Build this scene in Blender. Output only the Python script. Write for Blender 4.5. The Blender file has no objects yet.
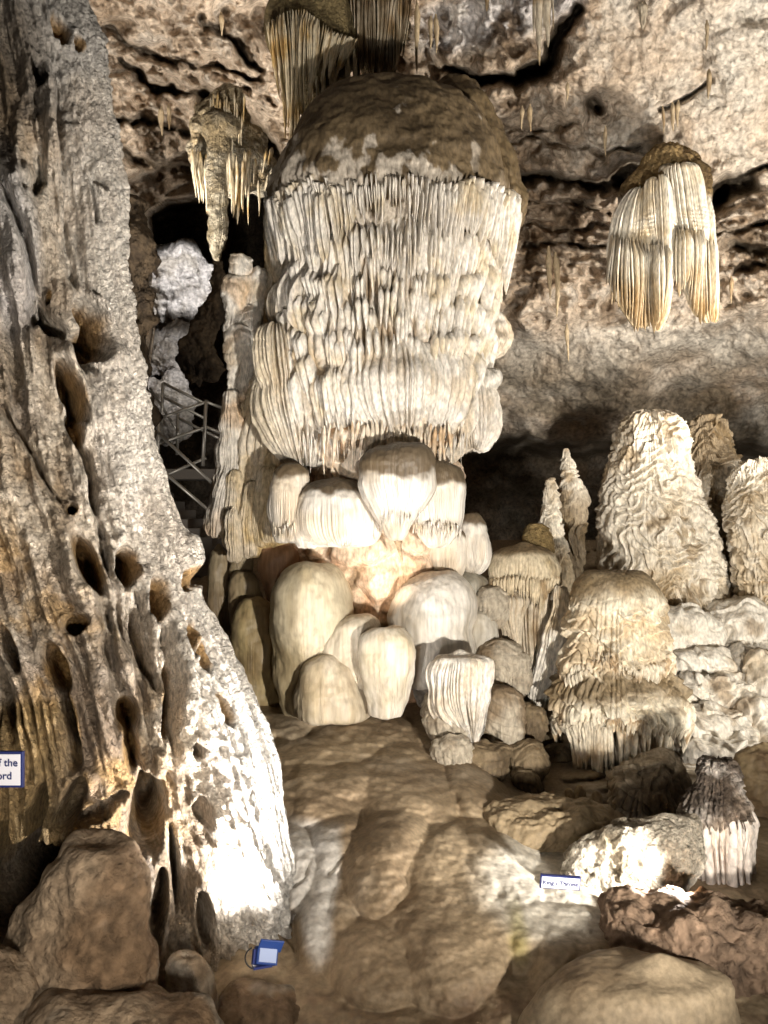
import bpy, math, random
import numpy as np
from mathutils import Vector
rng = np.random.default_rng(7)
random.seed(7)
QF = 0.72; F = 887.0; CZ = 3.0; SC = bpy.context.scene; COL = SC.collection

# ------------------------------------------------------------------ noise
_perm = np.random.default_rng(3).permutation(256).astype(np.int64)
_perm = np.concatenate([_perm, _perm])
_G = np.array([[1,1,0],[-1,1,0],[1,-1,0],[-1,-1,0],[1,0,1],[-1,0,1],[1,0,-1],[-1,0,-1],
               [0,1,1],[0,-1,1],[0,1,-1],[0,-1,-1],[1,1,0],[-1,1,0],[0,-1,1],[0,-1,-1]], dtype=np.float32)
def perlin(P):
    P = np.asarray(P, dtype=np.float32)
    I = np.floor(P).astype(np.int64); f = P - I; I &= 255
    u = f*f*f*(f*(f*6-15)+10)
    x, y, z = I[...,0], I[...,1], I[...,2]
    def g(dx, dy, dz):
        h = _perm[_perm[_perm[(x+dx) & 255] + ((y+dy) & 255)] + ((z+dz) & 255)] & 15
        gr = _G[h]
        return gr[...,0]*(f[...,0]-dx) + gr[...,1]*(f[...,1]-dy) + gr[...,2]*(f[...,2]-dz)
    lx = lambda a, b: a + u[...,0]*(b-a)
    ly = lambda a, b: a + u[...,1]*(b-a)
    return ly(lx(g(0,0,0), g(1,0,0)), lx(g(0,1,0), g(1,1,0)))*(1-u[...,2]) + ly(lx(g(0,0,1), g(1,0,1)), lx(g(0,1,1), g(1,1,1)))*u[...,2]
def fbm(P, octv=4, lac=2.03, gain=0.5):
    a = 1.0; s = 0; P = np.asarray(P, dtype=np.float32)
    for k in range(octv):
        s = s + a*perlin(P + 17.3*k); P = P*lac; a *= gain
    return s
def ridged(P, octv=4, gain=0.5):
    a = 1.0; s = 0; P = np.asarray(P, dtype=np.float32)
    for k in range(octv):
        s = s + a*(0.5-np.abs(perlin(P + 9.1*k)))*2; P = P*2.07; a *= gain
    return s
def worley(P):
    P = np.asarray(P, dtype=np.float32); I = np.floor(P).astype(np.int64); f = P - I
    d1 = np.full(P.shape[:-1], 9.0, dtype=np.float32); d2 = d1.copy()
    for dx in (-1,0,1):
        for dy in (-1,0,1):
            for dz in (-1,0,1):
                h = _perm[_perm[_perm[(I[...,0]+dx) & 255] + ((I[...,1]+dy) & 255)] + ((I[...,2]+dz) & 255)]
                ox = (h*37 % 256)/256.0; oy = (h*91 % 256)/256.0; oz = (h*157 % 256)/256.0
                d = np.sqrt((dx+ox-f[...,0])**2 + (dy+oy-f[...,1])**2 + (dz+oz-f[...,2])**2)
                d2 = np.where(d < d1, d1, np.minimum(d2, d)); d1 = np.minimum(d1, d)
    return d1, d2
def ss(a, b, x):
    t = np.clip((x-a)/(b-a), 0, 1); return t*t*(3-2*t)
def h1(i, s=0):
    i = np.asarray(i).astype(np.int64)
    return _perm[(_perm[(i+s*57) & 255] + i*13 + s) & 255]/255.0
def stack3(a, b, c): return np.stack(np.broadcast_arrays(a, b, c), -1)
def Wp(px, py, Y): return ((px-384)/F*Y, Y, CZ+(512-py)/F*Y)

# ------------------------------------------------------------------ materials
def stone(name, bump=0.35, scale=60, rough=0.8, spec=0.25, dist=0.01, vor=None, alb=(0.55, 1.35), st=1.0):
    m = bpy.data.materials.new(name); m.use_nodes = True; nt = m.node_tree; n = nt.nodes; L = nt.links
    b = n['Principled BSDF']; b.inputs['Roughness'].default_value = rough
    b.inputs['Specular IOR Level'].default_value = spec
    at = n.new('ShaderNodeVertexColor'); at.layer_name = 'Col'
    tc = n.new('ShaderNodeTexCoord')
    ns = n.new('ShaderNodeTexNoise'); ns.inputs['Scale'].default_value = scale*0.6; ns.inputs['Detail'].default_value = 6
    mp = n.new('ShaderNodeMapping'); mp.inputs['Scale'].default_value = (1, 1, st); L.new(tc.outputs['Object'], mp.inputs['Vector']); L.new(mp.outputs[0], ns.inputs['Vector'])
    mr = n.new('ShaderNodeMapRange'); mr.inputs[1].default_value = 0.3; mr.inputs[2].default_value = 0.7
    mr.inputs[3].default_value = alb[0]; mr.inputs[4].default_value = alb[1]
    L.new(ns.outputs['Fac'], mr.inputs[0])
    mx = n.new('ShaderNodeVectorMath'); mx.operation = 'SCALE'
    L.new(at.outputs['Color'], mx.inputs[0]); L.new(mr.outputs[0], mx.inputs['Scale'])
    L.new(mx.outputs[0], b.inputs['Base Color'])
    n2 = n.new('ShaderNodeTexNoise'); n2.inputs['Scale'].default_value = scale; n2.inputs['Detail'].default_value = 8
    n2.inputs['Roughness'].default_value = 0.65
    L.new(tc.outputs['Object'], n2.inputs['Vector'])
    hsock = n2.outputs['Fac']
    if vor:
        for vs, wgt in vor:
            v = n.new('ShaderNodeTexVoronoi'); v.inputs['Scale'].default_value = vs; v.feature = 'SMOOTH_F1'; v.inputs['Smoothness'].default_value = 0.4
            wv = n.new('ShaderNodeMixRGB'); wv.inputs[0].default_value = 0.06; L.new(tc.outputs['Object'], wv.inputs[1]); L.new(n2.outputs['Color'], wv.inputs[2])
            L.new(wv.outputs[0], v.inputs['Vector'])
            ma = n.new('ShaderNodeMath'); ma.operation = 'MULTIPLY_ADD'; ma.inputs[1].default_value = -wgt
            L.new(v.outputs['Distance'], ma.inputs[0]); L.new(hsock, ma.inputs[2]); hsock = ma.outputs[0]
    bp = n.new('ShaderNodeBump'); bp.inputs['Strength'].default_value = bump; bp.inputs['Distance'].default_value = dist
    L.new(hsock, bp.inputs['Height']); L.new(bp.outputs[0], b.inputs['Normal'])
    return m
M_CALC = stone('calcite', 0.6, 55, 0.7, 0.3, 0.014, None, (0.6, 1.3), 0.5)
M_SMOOTH = stone('smooth_calcite', 0.3, 45, 0.5, 0.35, 0.01, None, (0.72, 1.2), 0.10)
M_ROCK = stone('limestone', 0.9, 24, 0.85, 0.2, 0.04, [(9, .6), (22, .5)])
M_POP = stone('rough_calcite', 1.0, 40, 0.8, 0.25, 0.045, [(20, 1.2), (46, .8)])
M_WET = stone('damp_flowstone', 0.4, 40, 0.65, 0.25, 0.012, None, (0.72, 1.2))
def plain(name, c, rough=0.5, metal=0.0, emit=None, es=0):
    m = bpy.data.materials.new(name); m.use_nodes = True; nt = m.node_tree; b = nt.nodes['Principled BSDF']
    ns = nt.nodes.new('ShaderNodeTexNoise'); ns.inputs['Scale'].default_value = 25
    mr = nt.nodes.new('ShaderNodeMixRGB'); mr.blend_type = 'MIX'
    mr.inputs[1].default_value = (*[x*0.88 for x in c], 1); mr.inputs[2].default_value = (*c, 1)
    nt.links.new(ns.outputs['Fac'], mr.inputs[0]); nt.links.new(mr.outputs[0], b.inputs['Base Color'])
    b.inputs['Roughness'].default_value = rough; b.inputs['Metallic'].default_value = metal
    if emit: b.inputs['Emission Color'].default_value = (*emit, 1); b.inputs['Emission Strength'].default_value = es
    return m

# ------------------------------------------------------------------ object helpers
def make(name, V, Fc, mat, parent=None, col=None, origin=None, smooth=True):
    V = np.asarray(V, dtype=np.float32).reshape(-1, 3); Fc = np.asarray(Fc, dtype=np.int32)
    o_ = np.array(origin if origin is not None else (0,0,0), dtype=np.float32)
    if origin is None and parent is not None: o_ = np.array(parent.location, dtype=np.float32)
    me = bpy.data.meshes.new(name); k = Fc.shape[1]
    me.vertices.add(len(V)); me.vertices.foreach_set('co', (V-o_).ravel())
    me.loops.add(Fc.size); me.loops.foreach_set('vertex_index', Fc.ravel())
    me.polygons.add(len(Fc)); me.polygons.foreach_set('loop_start', np.arange(0, Fc.size, k, dtype=np.int32))
    me.update(calc_edges=True)
    me.polygons.foreach_set('use_smooth', np.full(len(Fc), smooth))
    if col is not None:
        c = np.ones((len(V), 4), dtype=np.float32); c[:, :3] = np.clip(np.asarray(col).reshape(-1, 3), 0, 1)*0.80
        a = me.color_attributes.new('Col', 'FLOAT_COLOR', 'POINT'); a.data.foreach_set('color', c.ravel())
    me.materials.append(mat)
    o = bpy.data.objects.new(name, me); COL.objects.link(o)
    if parent is not None: o.parent = parent
    else: o.location = o_.tolist()
    return o
def tag(o, label, cat, group=None, kind='thing'):
    o['label'] = label; o['category'] = cat
    if kind: o['kind'] = kind
    if group: o['group'] = group
    return o
def empty(name, loc, label, cat, group=None):
    o = bpy.data.objects.new(name, None); COL.objects.link(o); o.location = loc
    return tag(o, label, cat, group)
def quads(nv, nu, wrap):
    i = np.arange(nv-1)[:, None]; j = np.arange(nu if wrap else nu-1)[None, :]; j2 = (j+1) % nu
    return np.stack([i*nu+j, (i+1)*nu+j, (i+1)*nu+j2, i*nu+j2], -1).reshape(-1, 4)
def normals(P, wrap):
    if wrap: du = np.roll(P, -1, 1) - np.roll(P, 1, 1)
    else: du = np.gradient(P, axis=1)
    dv = np.gradient(P, axis=0); n = np.cross(dv, du)
    return n/(np.linalg.norm(n, axis=-1, keepdims=True)+1e-9)
def pchip(x, y, xi):
    x = np.asarray(x, float); y = np.asarray(y, float); h = np.diff(x); d = np.diff(y)/h
    m = np.zeros_like(y)
    m[1:-1] = np.where(d[1:]*d[:-1] > 0, 2*d[1:]*d[:-1]/(d[1:]+d[:-1]+1e-12), 0); m[0] = d[0]; m[-1] = d[-1]
    k = np.clip(np.searchsorted(x, xi)-1, 0, len(x)-2); t = (xi-x[k])/h[k]
    return (y[k]*(2*t**3-3*t**2+1) + h[k]*m[k]*(t**3-2*t**2+t) + y[k+1]*(-2*t**3+3*t**2) + h[k]*m[k+1]*(t**3-t**2))

class Ctx: pass
def ctx_of(P, th=None, R=None, seed=0):
    c = Ctx(); c.P = P; c.th = th; c.R = R; c.seed = seed
    c.px = 384 + P[...,0]/P[...,1]*F; c.py = 512 - (P[...,2]-CZ)/P[...,1]*F
    return c
def blob(name, rows, Y, k=0.8, nu=200, nv=200, disp=None, color=None, mat=None, parent=None, seed=0, dense=False, origin=None, lean=0.0, passes=1):
    """closed rounded body around a vertical axis; rows = (image row, left edge, right edge) traced at distance Y"""
    rows = list(rows); nu = max(24, int(nu*QF)); nv = max(24, int(nv*QF))
    py = np.array([r[0] for r in rows], float); hw = np.array([(r[2]-r[1])/2 for r in rows], float); cx = np.array([(r[2]+r[1])/2 for r in rows], float)
    # close the ends
    e0 = hw[0]*0.22; e1 = hw[-1]*0.22
    py = np.concatenate([[py[0]-e0], py, [py[-1]+e1]]); hw = np.concatenate([[0.02], hw, [0.02]]); cx = np.concatenate([[cx[0]], cx, [cx[-1]]])
    t = np.concatenate([[0], np.cumsum(np.hypot(np.diff(py), np.diff(hw))+1e-6)])
    ti = np.linspace(0, t[-1], nv)
    pyi = pchip(t, py, ti); hwi = np.maximum(pchip(t, hw, ti), 0.02); cxi = pchip(t, cx, ti)
    u = (np.arange(nu)/nu).astype(np.float32)
    th = (u-0.5)*2*math.pi
    if dense: th = th - 0.75*np.sin(th)*1.0   # more samples on the front
    Rw = (hwi/F*Y)[:, None]
    c = (cxi-384)[:, None]/F*Y; Yc = Y + lean*((pyi-pyi[0])/F*Y)[:, None]
    P = stack3(c + Rw*np.sin(th), Yc - k*Rw*np.cos(th), (CZ+(512-pyi)/F*Y)[:, None] + 0*th).astype(np.float32)
    if disp is not None:
        N = normals(P, True)
        # keep normals outward
        cen = stack3(c+0*th, Yc+0*th, P[...,2]); s = np.sign(np.sum(N*(P-cen), -1, keepdims=True)); s[s == 0] = 1
        if np.mean(s) < 0: N = -N
        C = ctx_of(P, th[None, :]+0*Rw, Rw+0*th[None, :], seed); C.hw = hwi[:, None]+0*th; C.t = ((ti/t[-1])[:, None]+0*th)
        C.edge = ss(0.02*Rw.max(), 0.45*Rw.max(), C.R)
        d = disp(C)
        P = P + N*d[..., None]; C.d = d
    else: C = ctx_of(P, th[None, :]+0*Rw, Rw+0*th[None, :], seed); C.d = 0*C.px; C.t = ((ti/t[-1])[:, None]+0*th)
    C.P0 = C.P; C.P = P
    colr = color(C) if color is not None else None
    Fc = quads(nv, nu, True)
    if origin is None and parent is None: origin = (float(c[-1, 0]), Y, float(P[-1, :, 2].mean()))
    NV[0] += P.size//3
    return make(name, P, Fc, mat or M_CALC, parent, colr, origin)
NV = [0]

# ---- displacement vocabulary (all return metres along the normal)
def flutes(C, n, amp, warp=0.5, sharp=0.5, zf=0.6, seed=0):
    q = C.th*n/(2*math.pi) + 1.6*warp*perlin(stack3(C.th*3.0, C.P[...,2]*zf, seed+0.5)) + warp*0.9*perlin(stack3(C.th*n/9, C.P[...,2]*zf*1.7, seed+3.5))
    i = np.floor(q); s = q - i
    h = np.power(np.clip(1-(2*s-1)**2, 0, 1), sharp)
    a = 0.55+0.6*h1(i+200, seed)
    return amp*(h*a-0.5), i, s
def beads(C, i, freq, seed=0, jit=1.0):
    """tiers down each rib: swell towards the bottom of each tier and cut back sharply"""
    z = -C.P[...,2]
    fr = freq*(0.75+0.5*h1(i+90, seed+3))
    q = z*fr + jit*h1(i+60, seed) + 0.5*perlin(stack3(C.th*1.5, z*0.7, seed+3.3))
    j = np.floor(q); f = q-j
    prof = 0.35+0.65*f**0.8
    prof = prof*(1-ss(0.86, 1.0, f)) + 0.35*ss(0.86, 1.0, f)
    return prof, j, f
def shingle(C, freq, amp, seed=0, nf=3.0, nz=1.5, thf=None):
    z = -C.P[...,2]
    w = fbm(C.P*np.array([nf, nf, nf*0.6])+seed, 3)
    q = z*freq + nz*w
    f = q-np.floor(q)
    return amp*(f*(1-ss(0.88, 1.0, f)) - 0.4)
def popcorn(P, s, amp):
    d1, d2 = worley(P*s); return amp*(0.55-d1)
def tri(c0, c1, t): return np.asarray(c0)*(1-t[..., None]) + np.asarray(c1)*t[..., None]
CREAM = (0.74, 0.62, 0.47); WHITE = (0.84, 0.77, 0.67); TAN = (0.50, 0.37, 0.23); BROWN = (0.19, 0.125, 0.055); OCHRE = (0.50, 0.30, 0.10)
GREY = (0.42, 0.37, 0.31); UMBER = (0.10, 0.065, 0.035); COOL = (0.74, 0.71, 0.70); DUST = (0.165, 0.115, 0.06)
def base_col(P, a=CREAM, b=TAN, f=1.2, lo=-0.15, hi=0.6, streak=0.0):
    n = fbm(P*f+5.1, 4)
    if streak: n = n + streak*perlin(P*np.array([9, 9, 0.8])+2.2)
    return tri(a, b, ss(lo, hi, n))
def mixc(c, b, t): return c*(1-t[..., None]) + np.asarray(b)*t[..., None]
def seg_dist(px, py, pts):
    best = np.full(px.shape, 1e9); tt = np.zeros(px.shape); n = len(pts)-1
    for k in range(n):
        ax, ay = pts[k][:2]; bx, by = pts[k+1][:2]; dx, dy = bx-ax, by-ay
        t = np.clip(((px-ax)*dx+(py-ay)*dy)/(dx*dx+dy*dy+1e-9), 0, 1)
        d = np.hypot(px-ax-t*dx, py-ay-t*dy); m = d < best; best = np.where(m, d, best); tt = np.where(m, (k+t)/n, tt)
    return best, tt
def ell(px, py, cx, cy, rx, ry, rot=0):
    a = math.radians(rot); x = (px-cx)*math.cos(a)+(py-cy)*math.sin(a); y = -(px-cx)*math.sin(a)+(py-cy)*math.cos(a)
    return np.sqrt((x/rx)**2+(y/ry)**2)
def inpoly(px, py, pts):
    c = np.zeros(px.shape, bool); n = len(pts); j = n-1
    for i in range(n):
        xi, yi = pts[i]; xj, yj = pts[j]
        c ^= ((yi > py) != (yj > py)) & (px < (xj-xi)*(py-yi)/(yj-yi+1e-9)+xi); j = i
    return c
def polymask(px, py, pts, soft):
    d, _ = seg_dist(px, py, list(pts)+[pts[0]]); return ss(-soft, soft, np.where(inpoly(px, py, pts), d, -d))

# ---- hanging blades / icicles: list of (x,y,z, length, width, depth, direction angle, lean x, lean y)
def blades(name, items, mat, parent=None, color=None, nseg=10, nside=8, origin=None, label=None):
    V = []; Fs = []; Cc = []; base = 0
    a = np.arange(nside)/nside*2*math.pi
    for it in items:
        x, y, z, Ln, w, dp, ang, lx, ly = it[:9]
        pw = it[9] if len(it) > 9 else 0.7
        t = np.linspace(0, 1, nseg)[:, None]
        taper = (np.maximum((1-t)**pw, 0.0)*0.93+0.03*(1-t)+0.01)*(0.2+0.8*ss(-0.02, 0.22, t))
        wob = 1+0.12*np.sin(t*9+x*50)+0.08*np.sin(t*21+z*31)
        ca, sa = math.cos(ang), math.sin(ang)
        ex = w*taper*wob*np.cos(a)[None, :]; ey = dp*taper*np.sin(a)[None, :]
        X = x + ex*ca - ey*sa + lx*t + 0.012*Ln*np.sin(t*5+x*20); Yy = y + ex*sa + ey*ca + ly*t; Z = z - Ln*t + 0*ex
        V.append(stack3(X, Yy, Z).reshape(-1, 3)); q = quads(nseg, nside, True)+base; Fs.append(q); base += nseg*nside
        # tip and root caps are closed by the taper itself
    V = np.concatenate(V); Fs = np.concatenate(Fs)
    col = (color(V) if color else base_col(V, WHITE, CREAM, 3.0))
    return make(name, V, Fs, mat, parent, col, origin)
def relief(P, disp_d): pass

exec_parts = []
# ================================================================== SETTING
def table(px, py, xs, ys, T):
    T = np.array(T, float); xs = np.array(xs, float); ys = np.array(ys, float)
    rows = np.stack([pchip(xs, T[k], px[0]) for k in range(len(ys))])     # ys x nx
    out = np.empty(px.shape)
    yy = py[:, 0]; k = np.clip(np.searchsorted(ys, yy)-1, 0, len(ys)-2); t = np.clip((yy-ys[k])/(ys[k+1]-ys[k]), 0, 1)
    m = np.gradient(rows, ys, axis=0); h = (ys[k+1]-ys[k])[:, None]; t = t[:, None]
    return rows[k]*(2*t**3-3*t**2+1)+h*m[k]*(t**3-2*t**2+t)+rows[k+1]*(-2*t**3+3*t**2)+h*m[k+1]*(t**3-t**2)
def rays(px, py, Y): return stack3((px-384)/F*Y, Y, CZ+(512-py)/F*Y)

# ---- vaulted rock ceiling and the rear wall (one continuous surface, split in two objects)
px, py = np.meshgrid(np.arange(-300, 1060, 1.6), np.arange(-230, 680, 1.6))
xs = [-300, 100, 250, 400, 550, 700, 1060]; ys = [-230, 0, 100, 200, 300, 400, 440, 680]
Y0 = table(px, py, xs, ys, [[8, 8.5, 9, 9, 9, 8.6, 8], [10.2, 10.8, 11, 11, 10.6, 10.2, 9.4], [11.2, 11.9, 12, 11.6, 11.3, 10.9, 10],
    [12.3, 13, 13, 12.5, 12.1, 11.7, 11], [13.5, 14, 14, 13.4, 12.9, 12.6, 12], [15, 15.2, 15, 14.7, 14.2, 14, 13.5], [15.6, 15.8, 15.6, 15.4, 15, 14.7, 14.2], [15.6, 15.8, 15.6, 15.4, 15, 14.7, 14.2]])
P = rays(px, py, Y0)
smooth_r = np.clip(ss(560, 640, px)*(1-ss(130, 190, py-0.15*(px-600)))+0.95*ss(300, 345, py)*ss(470, 520, px), 0, 1)
rough = 1-0.75*smooth_r
n1 = fbm(P*0.9, 5); n2 = ridged(P*2.3, 4); n3 = fbm(P*5, 4)
dY = -0.55*n1*(0.5+0.5*rough) - 0.22*n2*rough - 0.13*n3*rough
# bedding ledges
w = fbm(P*0.5+3, 3); q = (py + 14*w*3 - 0.12*(px-500))/17.0; f = q-np.floor(q); amp = (0.35+0.65*h1(np.floor(q), 4))
strata = ss(170, 200, py)*(1-ss(262, 300, py))*ss(485, 510, px)*(1-0.7*ss(600, 640, px)*(1-ss(685, 700, px)))
strl = ss(20, 60, py)*(1-ss(190, 220, py))*(1-ss(270, 300, px))*0.7
dY += (strata+strl)*amp*(0.42*(f*(1-ss(0.8, 1, f))-0.4))*(-1)
d1, d2 = worley(P*np.array([2.2, 2.2, 4.5])+w[..., None])
dY += -0.30*(np.minimum(d2-d1, 0.25)-0.12)*rough*(0.3+0.7*np.clip(strata+strl, 0, 1))
def crack(pts, wd, dp, jag=6):
    jx = jag*fbm(stack3(px*0.05, py*0.05, 1.5), 3); jy = jag*fbm(stack3(px*0.05, py*0.05, 7.5), 3)
    d, _ = seg_dist(px+jx, py+jy, pts); return dp*np.exp(-(d/wd)**2)
cr = 0
cr = cr + crack([(578, 8), (560, 35), (545, 62), (512, 78), (480, 82), (452, 72)], 5, 1.1) + crack([(512, 80), (545, 66), (556, 50)], 9, 0.9)
cr = cr + crack([(205, 98), (240, 125), (262, 140), (282, 165)], 9, 1.0) + crack([(112, 150), (150, 165), (190, 168)], 5, 0.5)
cr = cr + crack([(120, 60), (160, 88), (200, 96), (230, 108)], 3, 0.5) + crack([(105, 30), (140, 50), (185, 62), (260, 80)], 3, 0.35)
cr = cr + crack([(494, 128), (530, 133), (575, 125)], 3, 0.3) + crack([(505, 177), (560, 180), (600, 188), (622, 182)], 5, 0.8)
cr = cr + crack([(622, 182), (632, 172)], 9, 1.0) + crack([(694, 180), (712, 196), (726, 190), (745, 186)], 9, 1.0) + crack([(706, 215), (722, 196)], 8, .8)
cr = cr + crack([(742, 176), (768, 168)], 3, 0.5) + crack([(715, 235), (745, 225), (768, 222)], 3, 0.4) + crack([(730, 245), (768, 250)], 7, 0.8) + crack([(735, 268), (768, 262)], 4, 0.5)
cr = cr + crack([(660, 110), (690, 95), (710, 80)], 2, 0.25, 2) + crack([(592, 102), (597, 108)], 6, 0.9, 1) + crack([(500, 205), (560, 203), (610, 212)], 2.5, 0.3) + crack([(505, 222), (545, 228), (600, 226)], 2.5, 0.3)
cr = cr + crack([(520, 245), (560, 240), (610, 248)], 2.5, 0.3) + crack([(490, 150), (530, 140), (600, 152), (640, 148)], 2.5, 0.25)
cr = cr + crack([(200, 20), (235, 45), (262, 70)], 3, 0.4) + crack([(110, 118), (160, 124), (210, 140)], 4, 0.5)
dY = dY + cr*1.1
# arch of the left overhang, then the dark openings
arch = polymask(px, py, [(60, 175), (118, 183), (150, 172), (200, 152), (205, 175), (190, 192), (150, 212), (128, 215), (60, 215)], 9)
dY += 1.6*arch
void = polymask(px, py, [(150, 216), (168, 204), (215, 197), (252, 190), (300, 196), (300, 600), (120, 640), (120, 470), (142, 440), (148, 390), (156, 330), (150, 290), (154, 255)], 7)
# bulge of the dim pillar
dY += -0.8*np.exp(-((px-140)/16)**2)*ss(200, 230, py)
vr = ss(436, 458, py + 10*fbm(stack3(px*0.02, py*0.0, 3.0), 3) - 0.03*(px-600))*ss(380, 400, px)
Yb = 22.0 - 0.9*fbm(rays(px, py, 20+0*px)*0.5, 4)
Yv = 18.5 - 0.9*fbm(rays(px, py, 18+0*px)*0.6, 5)
Yf = Y0+dY; Yf = Yf*(1-void)+Yb*void; Yf = Yf*(1-vr)+Yv*vr
P = rays(px, py, Yf)
C = base_col(P, (0.66, 0.53, 0.40), (0.42, 0.29, 0.18), 0.9, -0.1, 0.75)
C = mixc(C, (0.73, 0.66, 0.56), smooth_r*ss(-0.4, 0.5, fbm(P*0.8+9, 3)))
C = mixc(C, (0.80, 0.76, 0.74), 0.8*ss(20, 0, seg_dist(px, py, [(440, 30), (520, 10), (560, -10)])[0]-15))
C = mixc(C, (0.62, 0.56, 0.48), 0.5*ss(0.1, 0.5, fbm(P*2.5+31, 3)))
C = mixc(C, (0.22, 0.15, 0.09), 0.9*ss(0.12, 0.5, fbm(P*1.7+2, 4))*rough)
C = mixc(C, (0.25, 0.20, 0.135), 0.8*ss(310, 400, py)*ss(440, 480, px)*ss(-0.5, 0.3, fbm(P*np.array([1, 1, 2.])+4, 3)))  # grey-brown rear vault, with its shading darkened into the rock colour
C = mixc(C, (0.21, 0.16, 0.10), 0.8*np.clip(cr*1.5, 0, 1))
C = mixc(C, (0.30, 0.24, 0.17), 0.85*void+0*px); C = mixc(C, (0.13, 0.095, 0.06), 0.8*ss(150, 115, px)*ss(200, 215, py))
Q = quads(*px.shape, False)
pyc = py.ravel()[Q].mean(1)
idx = lambda m: Q[m]
def sub(name, m, label):
    q = Q[m]; u, inv = np.unique(q, return_inverse=True)
    o = make(name, P.reshape(-1, 3)[u], inv.reshape(q.shape), M_ROCK, None, C.reshape(-1, 3)[u]); tag(o, label, 'cave rock', kind='structure'); return o
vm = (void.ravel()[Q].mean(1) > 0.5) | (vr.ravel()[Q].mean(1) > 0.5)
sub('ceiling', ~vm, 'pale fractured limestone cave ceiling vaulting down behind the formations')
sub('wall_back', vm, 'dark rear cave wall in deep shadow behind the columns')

# ---- floor: a flowstone slope of overlapping smooth lobes
px, py = np.meshgrid(np.arange(-320, 1080, 1.7), np.concatenate([np.arange(540, 700, 1.8), np.arange(700, 1190, 1.5)]))
xs = [-320, 100, 300, 450, 560, 700, 1080]; ys = [540, 640, 700, 760, 820, 900, 1024, 1190]
Y0 = table(px, py, xs, ys, [[14.5, 14.5, 13.5, 13.5, 14.5, 14.5, 14.5], [12, 11.5, 10.8, 10.8, 11.6, 11.6, 11.6], [10, 9.3, 8.9, 9.0, 9.9, 10.3, 10.3],
    [8.5, 7.9, 7.6, 7.8, 8.6, 9.1, 9.1], [7.5, 7.0, 6.75, 6.8, 7.2, 7.4, 7.4], [6.4, 6.2, 6.0, 5.9, 5.9, 6.0, 6.0], [5.4, 5.3, 5.1, 5.0, 4.9, 4.9, 4.9], [4.3, 4.2, 4.1, 4.0, 4.0, 4.0, 4.0]])
Pb = rays(px, py, Y0)
wx = px + 20*fbm(Pb*0.8, 3)+2.5*fbm(Pb*4, 2); wy = py + 18*fbm(Pb*0.8+40, 3)+2.5*fbm(Pb*4+9, 2)
lobes = [(372, 735, 50, 24, 8, .30), (325, 748, 58, 18, -4, .25), (400, 792, 52, 44, 20, .42), (468, 794, 26, 50, -48, .55), (318, 790, 46, 36, 10, .35),
    (388, 858, 42, 60, 6, .60), (332, 845, 27, 44, 5, .42), (291, 868, 26, 50, -4, .38), (324, 905, 24, 78, 4, .34), (338, 930, 30, 60, -6, .30), (440, 862, 40, 44, 25, .42),
    (380, 960, 52, 52, 0, .40), (452, 930, 56, 84, 12, .55), (505, 900, 40, 80, -8, .42), (560, 905, 55, 55, 0, .35), (505, 835, 60, 34, -10, .40), (575, 822, 45, 20, 0, .35),
    (240, 985, 60, 50, 0, .3), (600, 965, 90, 60, -12, .35), (420, 1030, 90, 34, 0, .22), (520, 1010, 90, 50, 0, .25), (300, 1010, 60, 40, 0, .2), (660, 1060, 130, 90, 0, .3),
    (430, 742, 22, 30, -35, .4), (505, 725, 22, 25, 0, .3), (410, 915, 30, 50, 20, .35), (482, 868, 30, 40, 40, .4), (350, 905, 20, 40, 0, .35),
    (345, 778, 30, 20, 0, .4), (255, 720, 30, 18, 0, .25), (290, 722, 30, 12, 0, .3), (170, 950, 60, 60, 0, .3), (545, 960, 40, 70, -20, .4)]
bump = np.zeros_like(px)
for (cx, cy, rx, ry, rot, h) in lobes:
    r = ell(wx, wy, cx, cy, rx*1.12, ry*1.12, rot); bump = np.maximum(bump, h*0.6*np.power(np.clip(1-r**2.2, 0, 1), 0.6))
right = ss(540, 600, px)*(1-ss(770, 830, py))
q = (py+10*fbm(Pb*1.3, 3)+0.10*(px-600))/26.0; f = q-np.floor(q)
terr = right*(0.32*np.sqrt(np.clip(1-(2*f-1)**2, 0, 1)) + 0.16*np.sqrt(np.clip(1-4*np.minimum(.5, worley(Pb*np.array([1.6, 1.6, 3]))[0])**2, 0, 1)))
fn = fbm(Pb*3, 5); far = ss(820, 700, py)
Yf = Y0 - bump*1.15 - terr - 0.035*fn - 0.02*fbm(Pb*9, 3)-0.045*far*ridged(Pb*1.7, 3)
for pts, wd, dp in [([(270, 900), (300, 885), (305, 860)], 2, .05), ([(330, 880), (345, 860)], 2.5, .06), ([(540, 1024), (560, 1005), (610, 985), (645, 968)], 2.2, .05)]:
    d, _ = seg_dist(wx, wy, pts); Yf = Yf+dp*np.exp(-(d/wd)**2)
P = rays(px, py, Yf); P[..., 2] = np.maximum(P[..., 2], -0.6)
C = base_col(P, (0.40, 0.30, 0.185), (0.28, 0.20, 0.12), 0.9, -0.4, 0.5)
C = mixc(C, (0.44, 0.36, 0.26), 0.5*ss(0.0, 0.6, fbm(P*1.3+12, 3)))
C = mixc(C, (0.72, 0.66, 0.55), 0.85*ss(1.1, 0.7, ell(wx, wy, 560, 880, 95, 62)))  # pool of glare from the shelf lamp painted into the floor colour
C = mixc(C, (0.66, 0.62, 0.56), 0.8*np.maximum(ss(1.15, 0.7, ell(wx, wy, 300, 870, 38, 60, -12)), ss(1.1, .7, ell(wx, wy, 324, 900, 22, 80, 2))))  # lit lobes near the toe painted paler than the tan floor
C = mixc(C, (0.66, 0.58, 0.46), 0.75*right); C = mixc(C, (0.24, 0.17, 0.09), 0.7*right*ss(0.0, 0.4, fbm(P*2, 3)))
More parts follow.
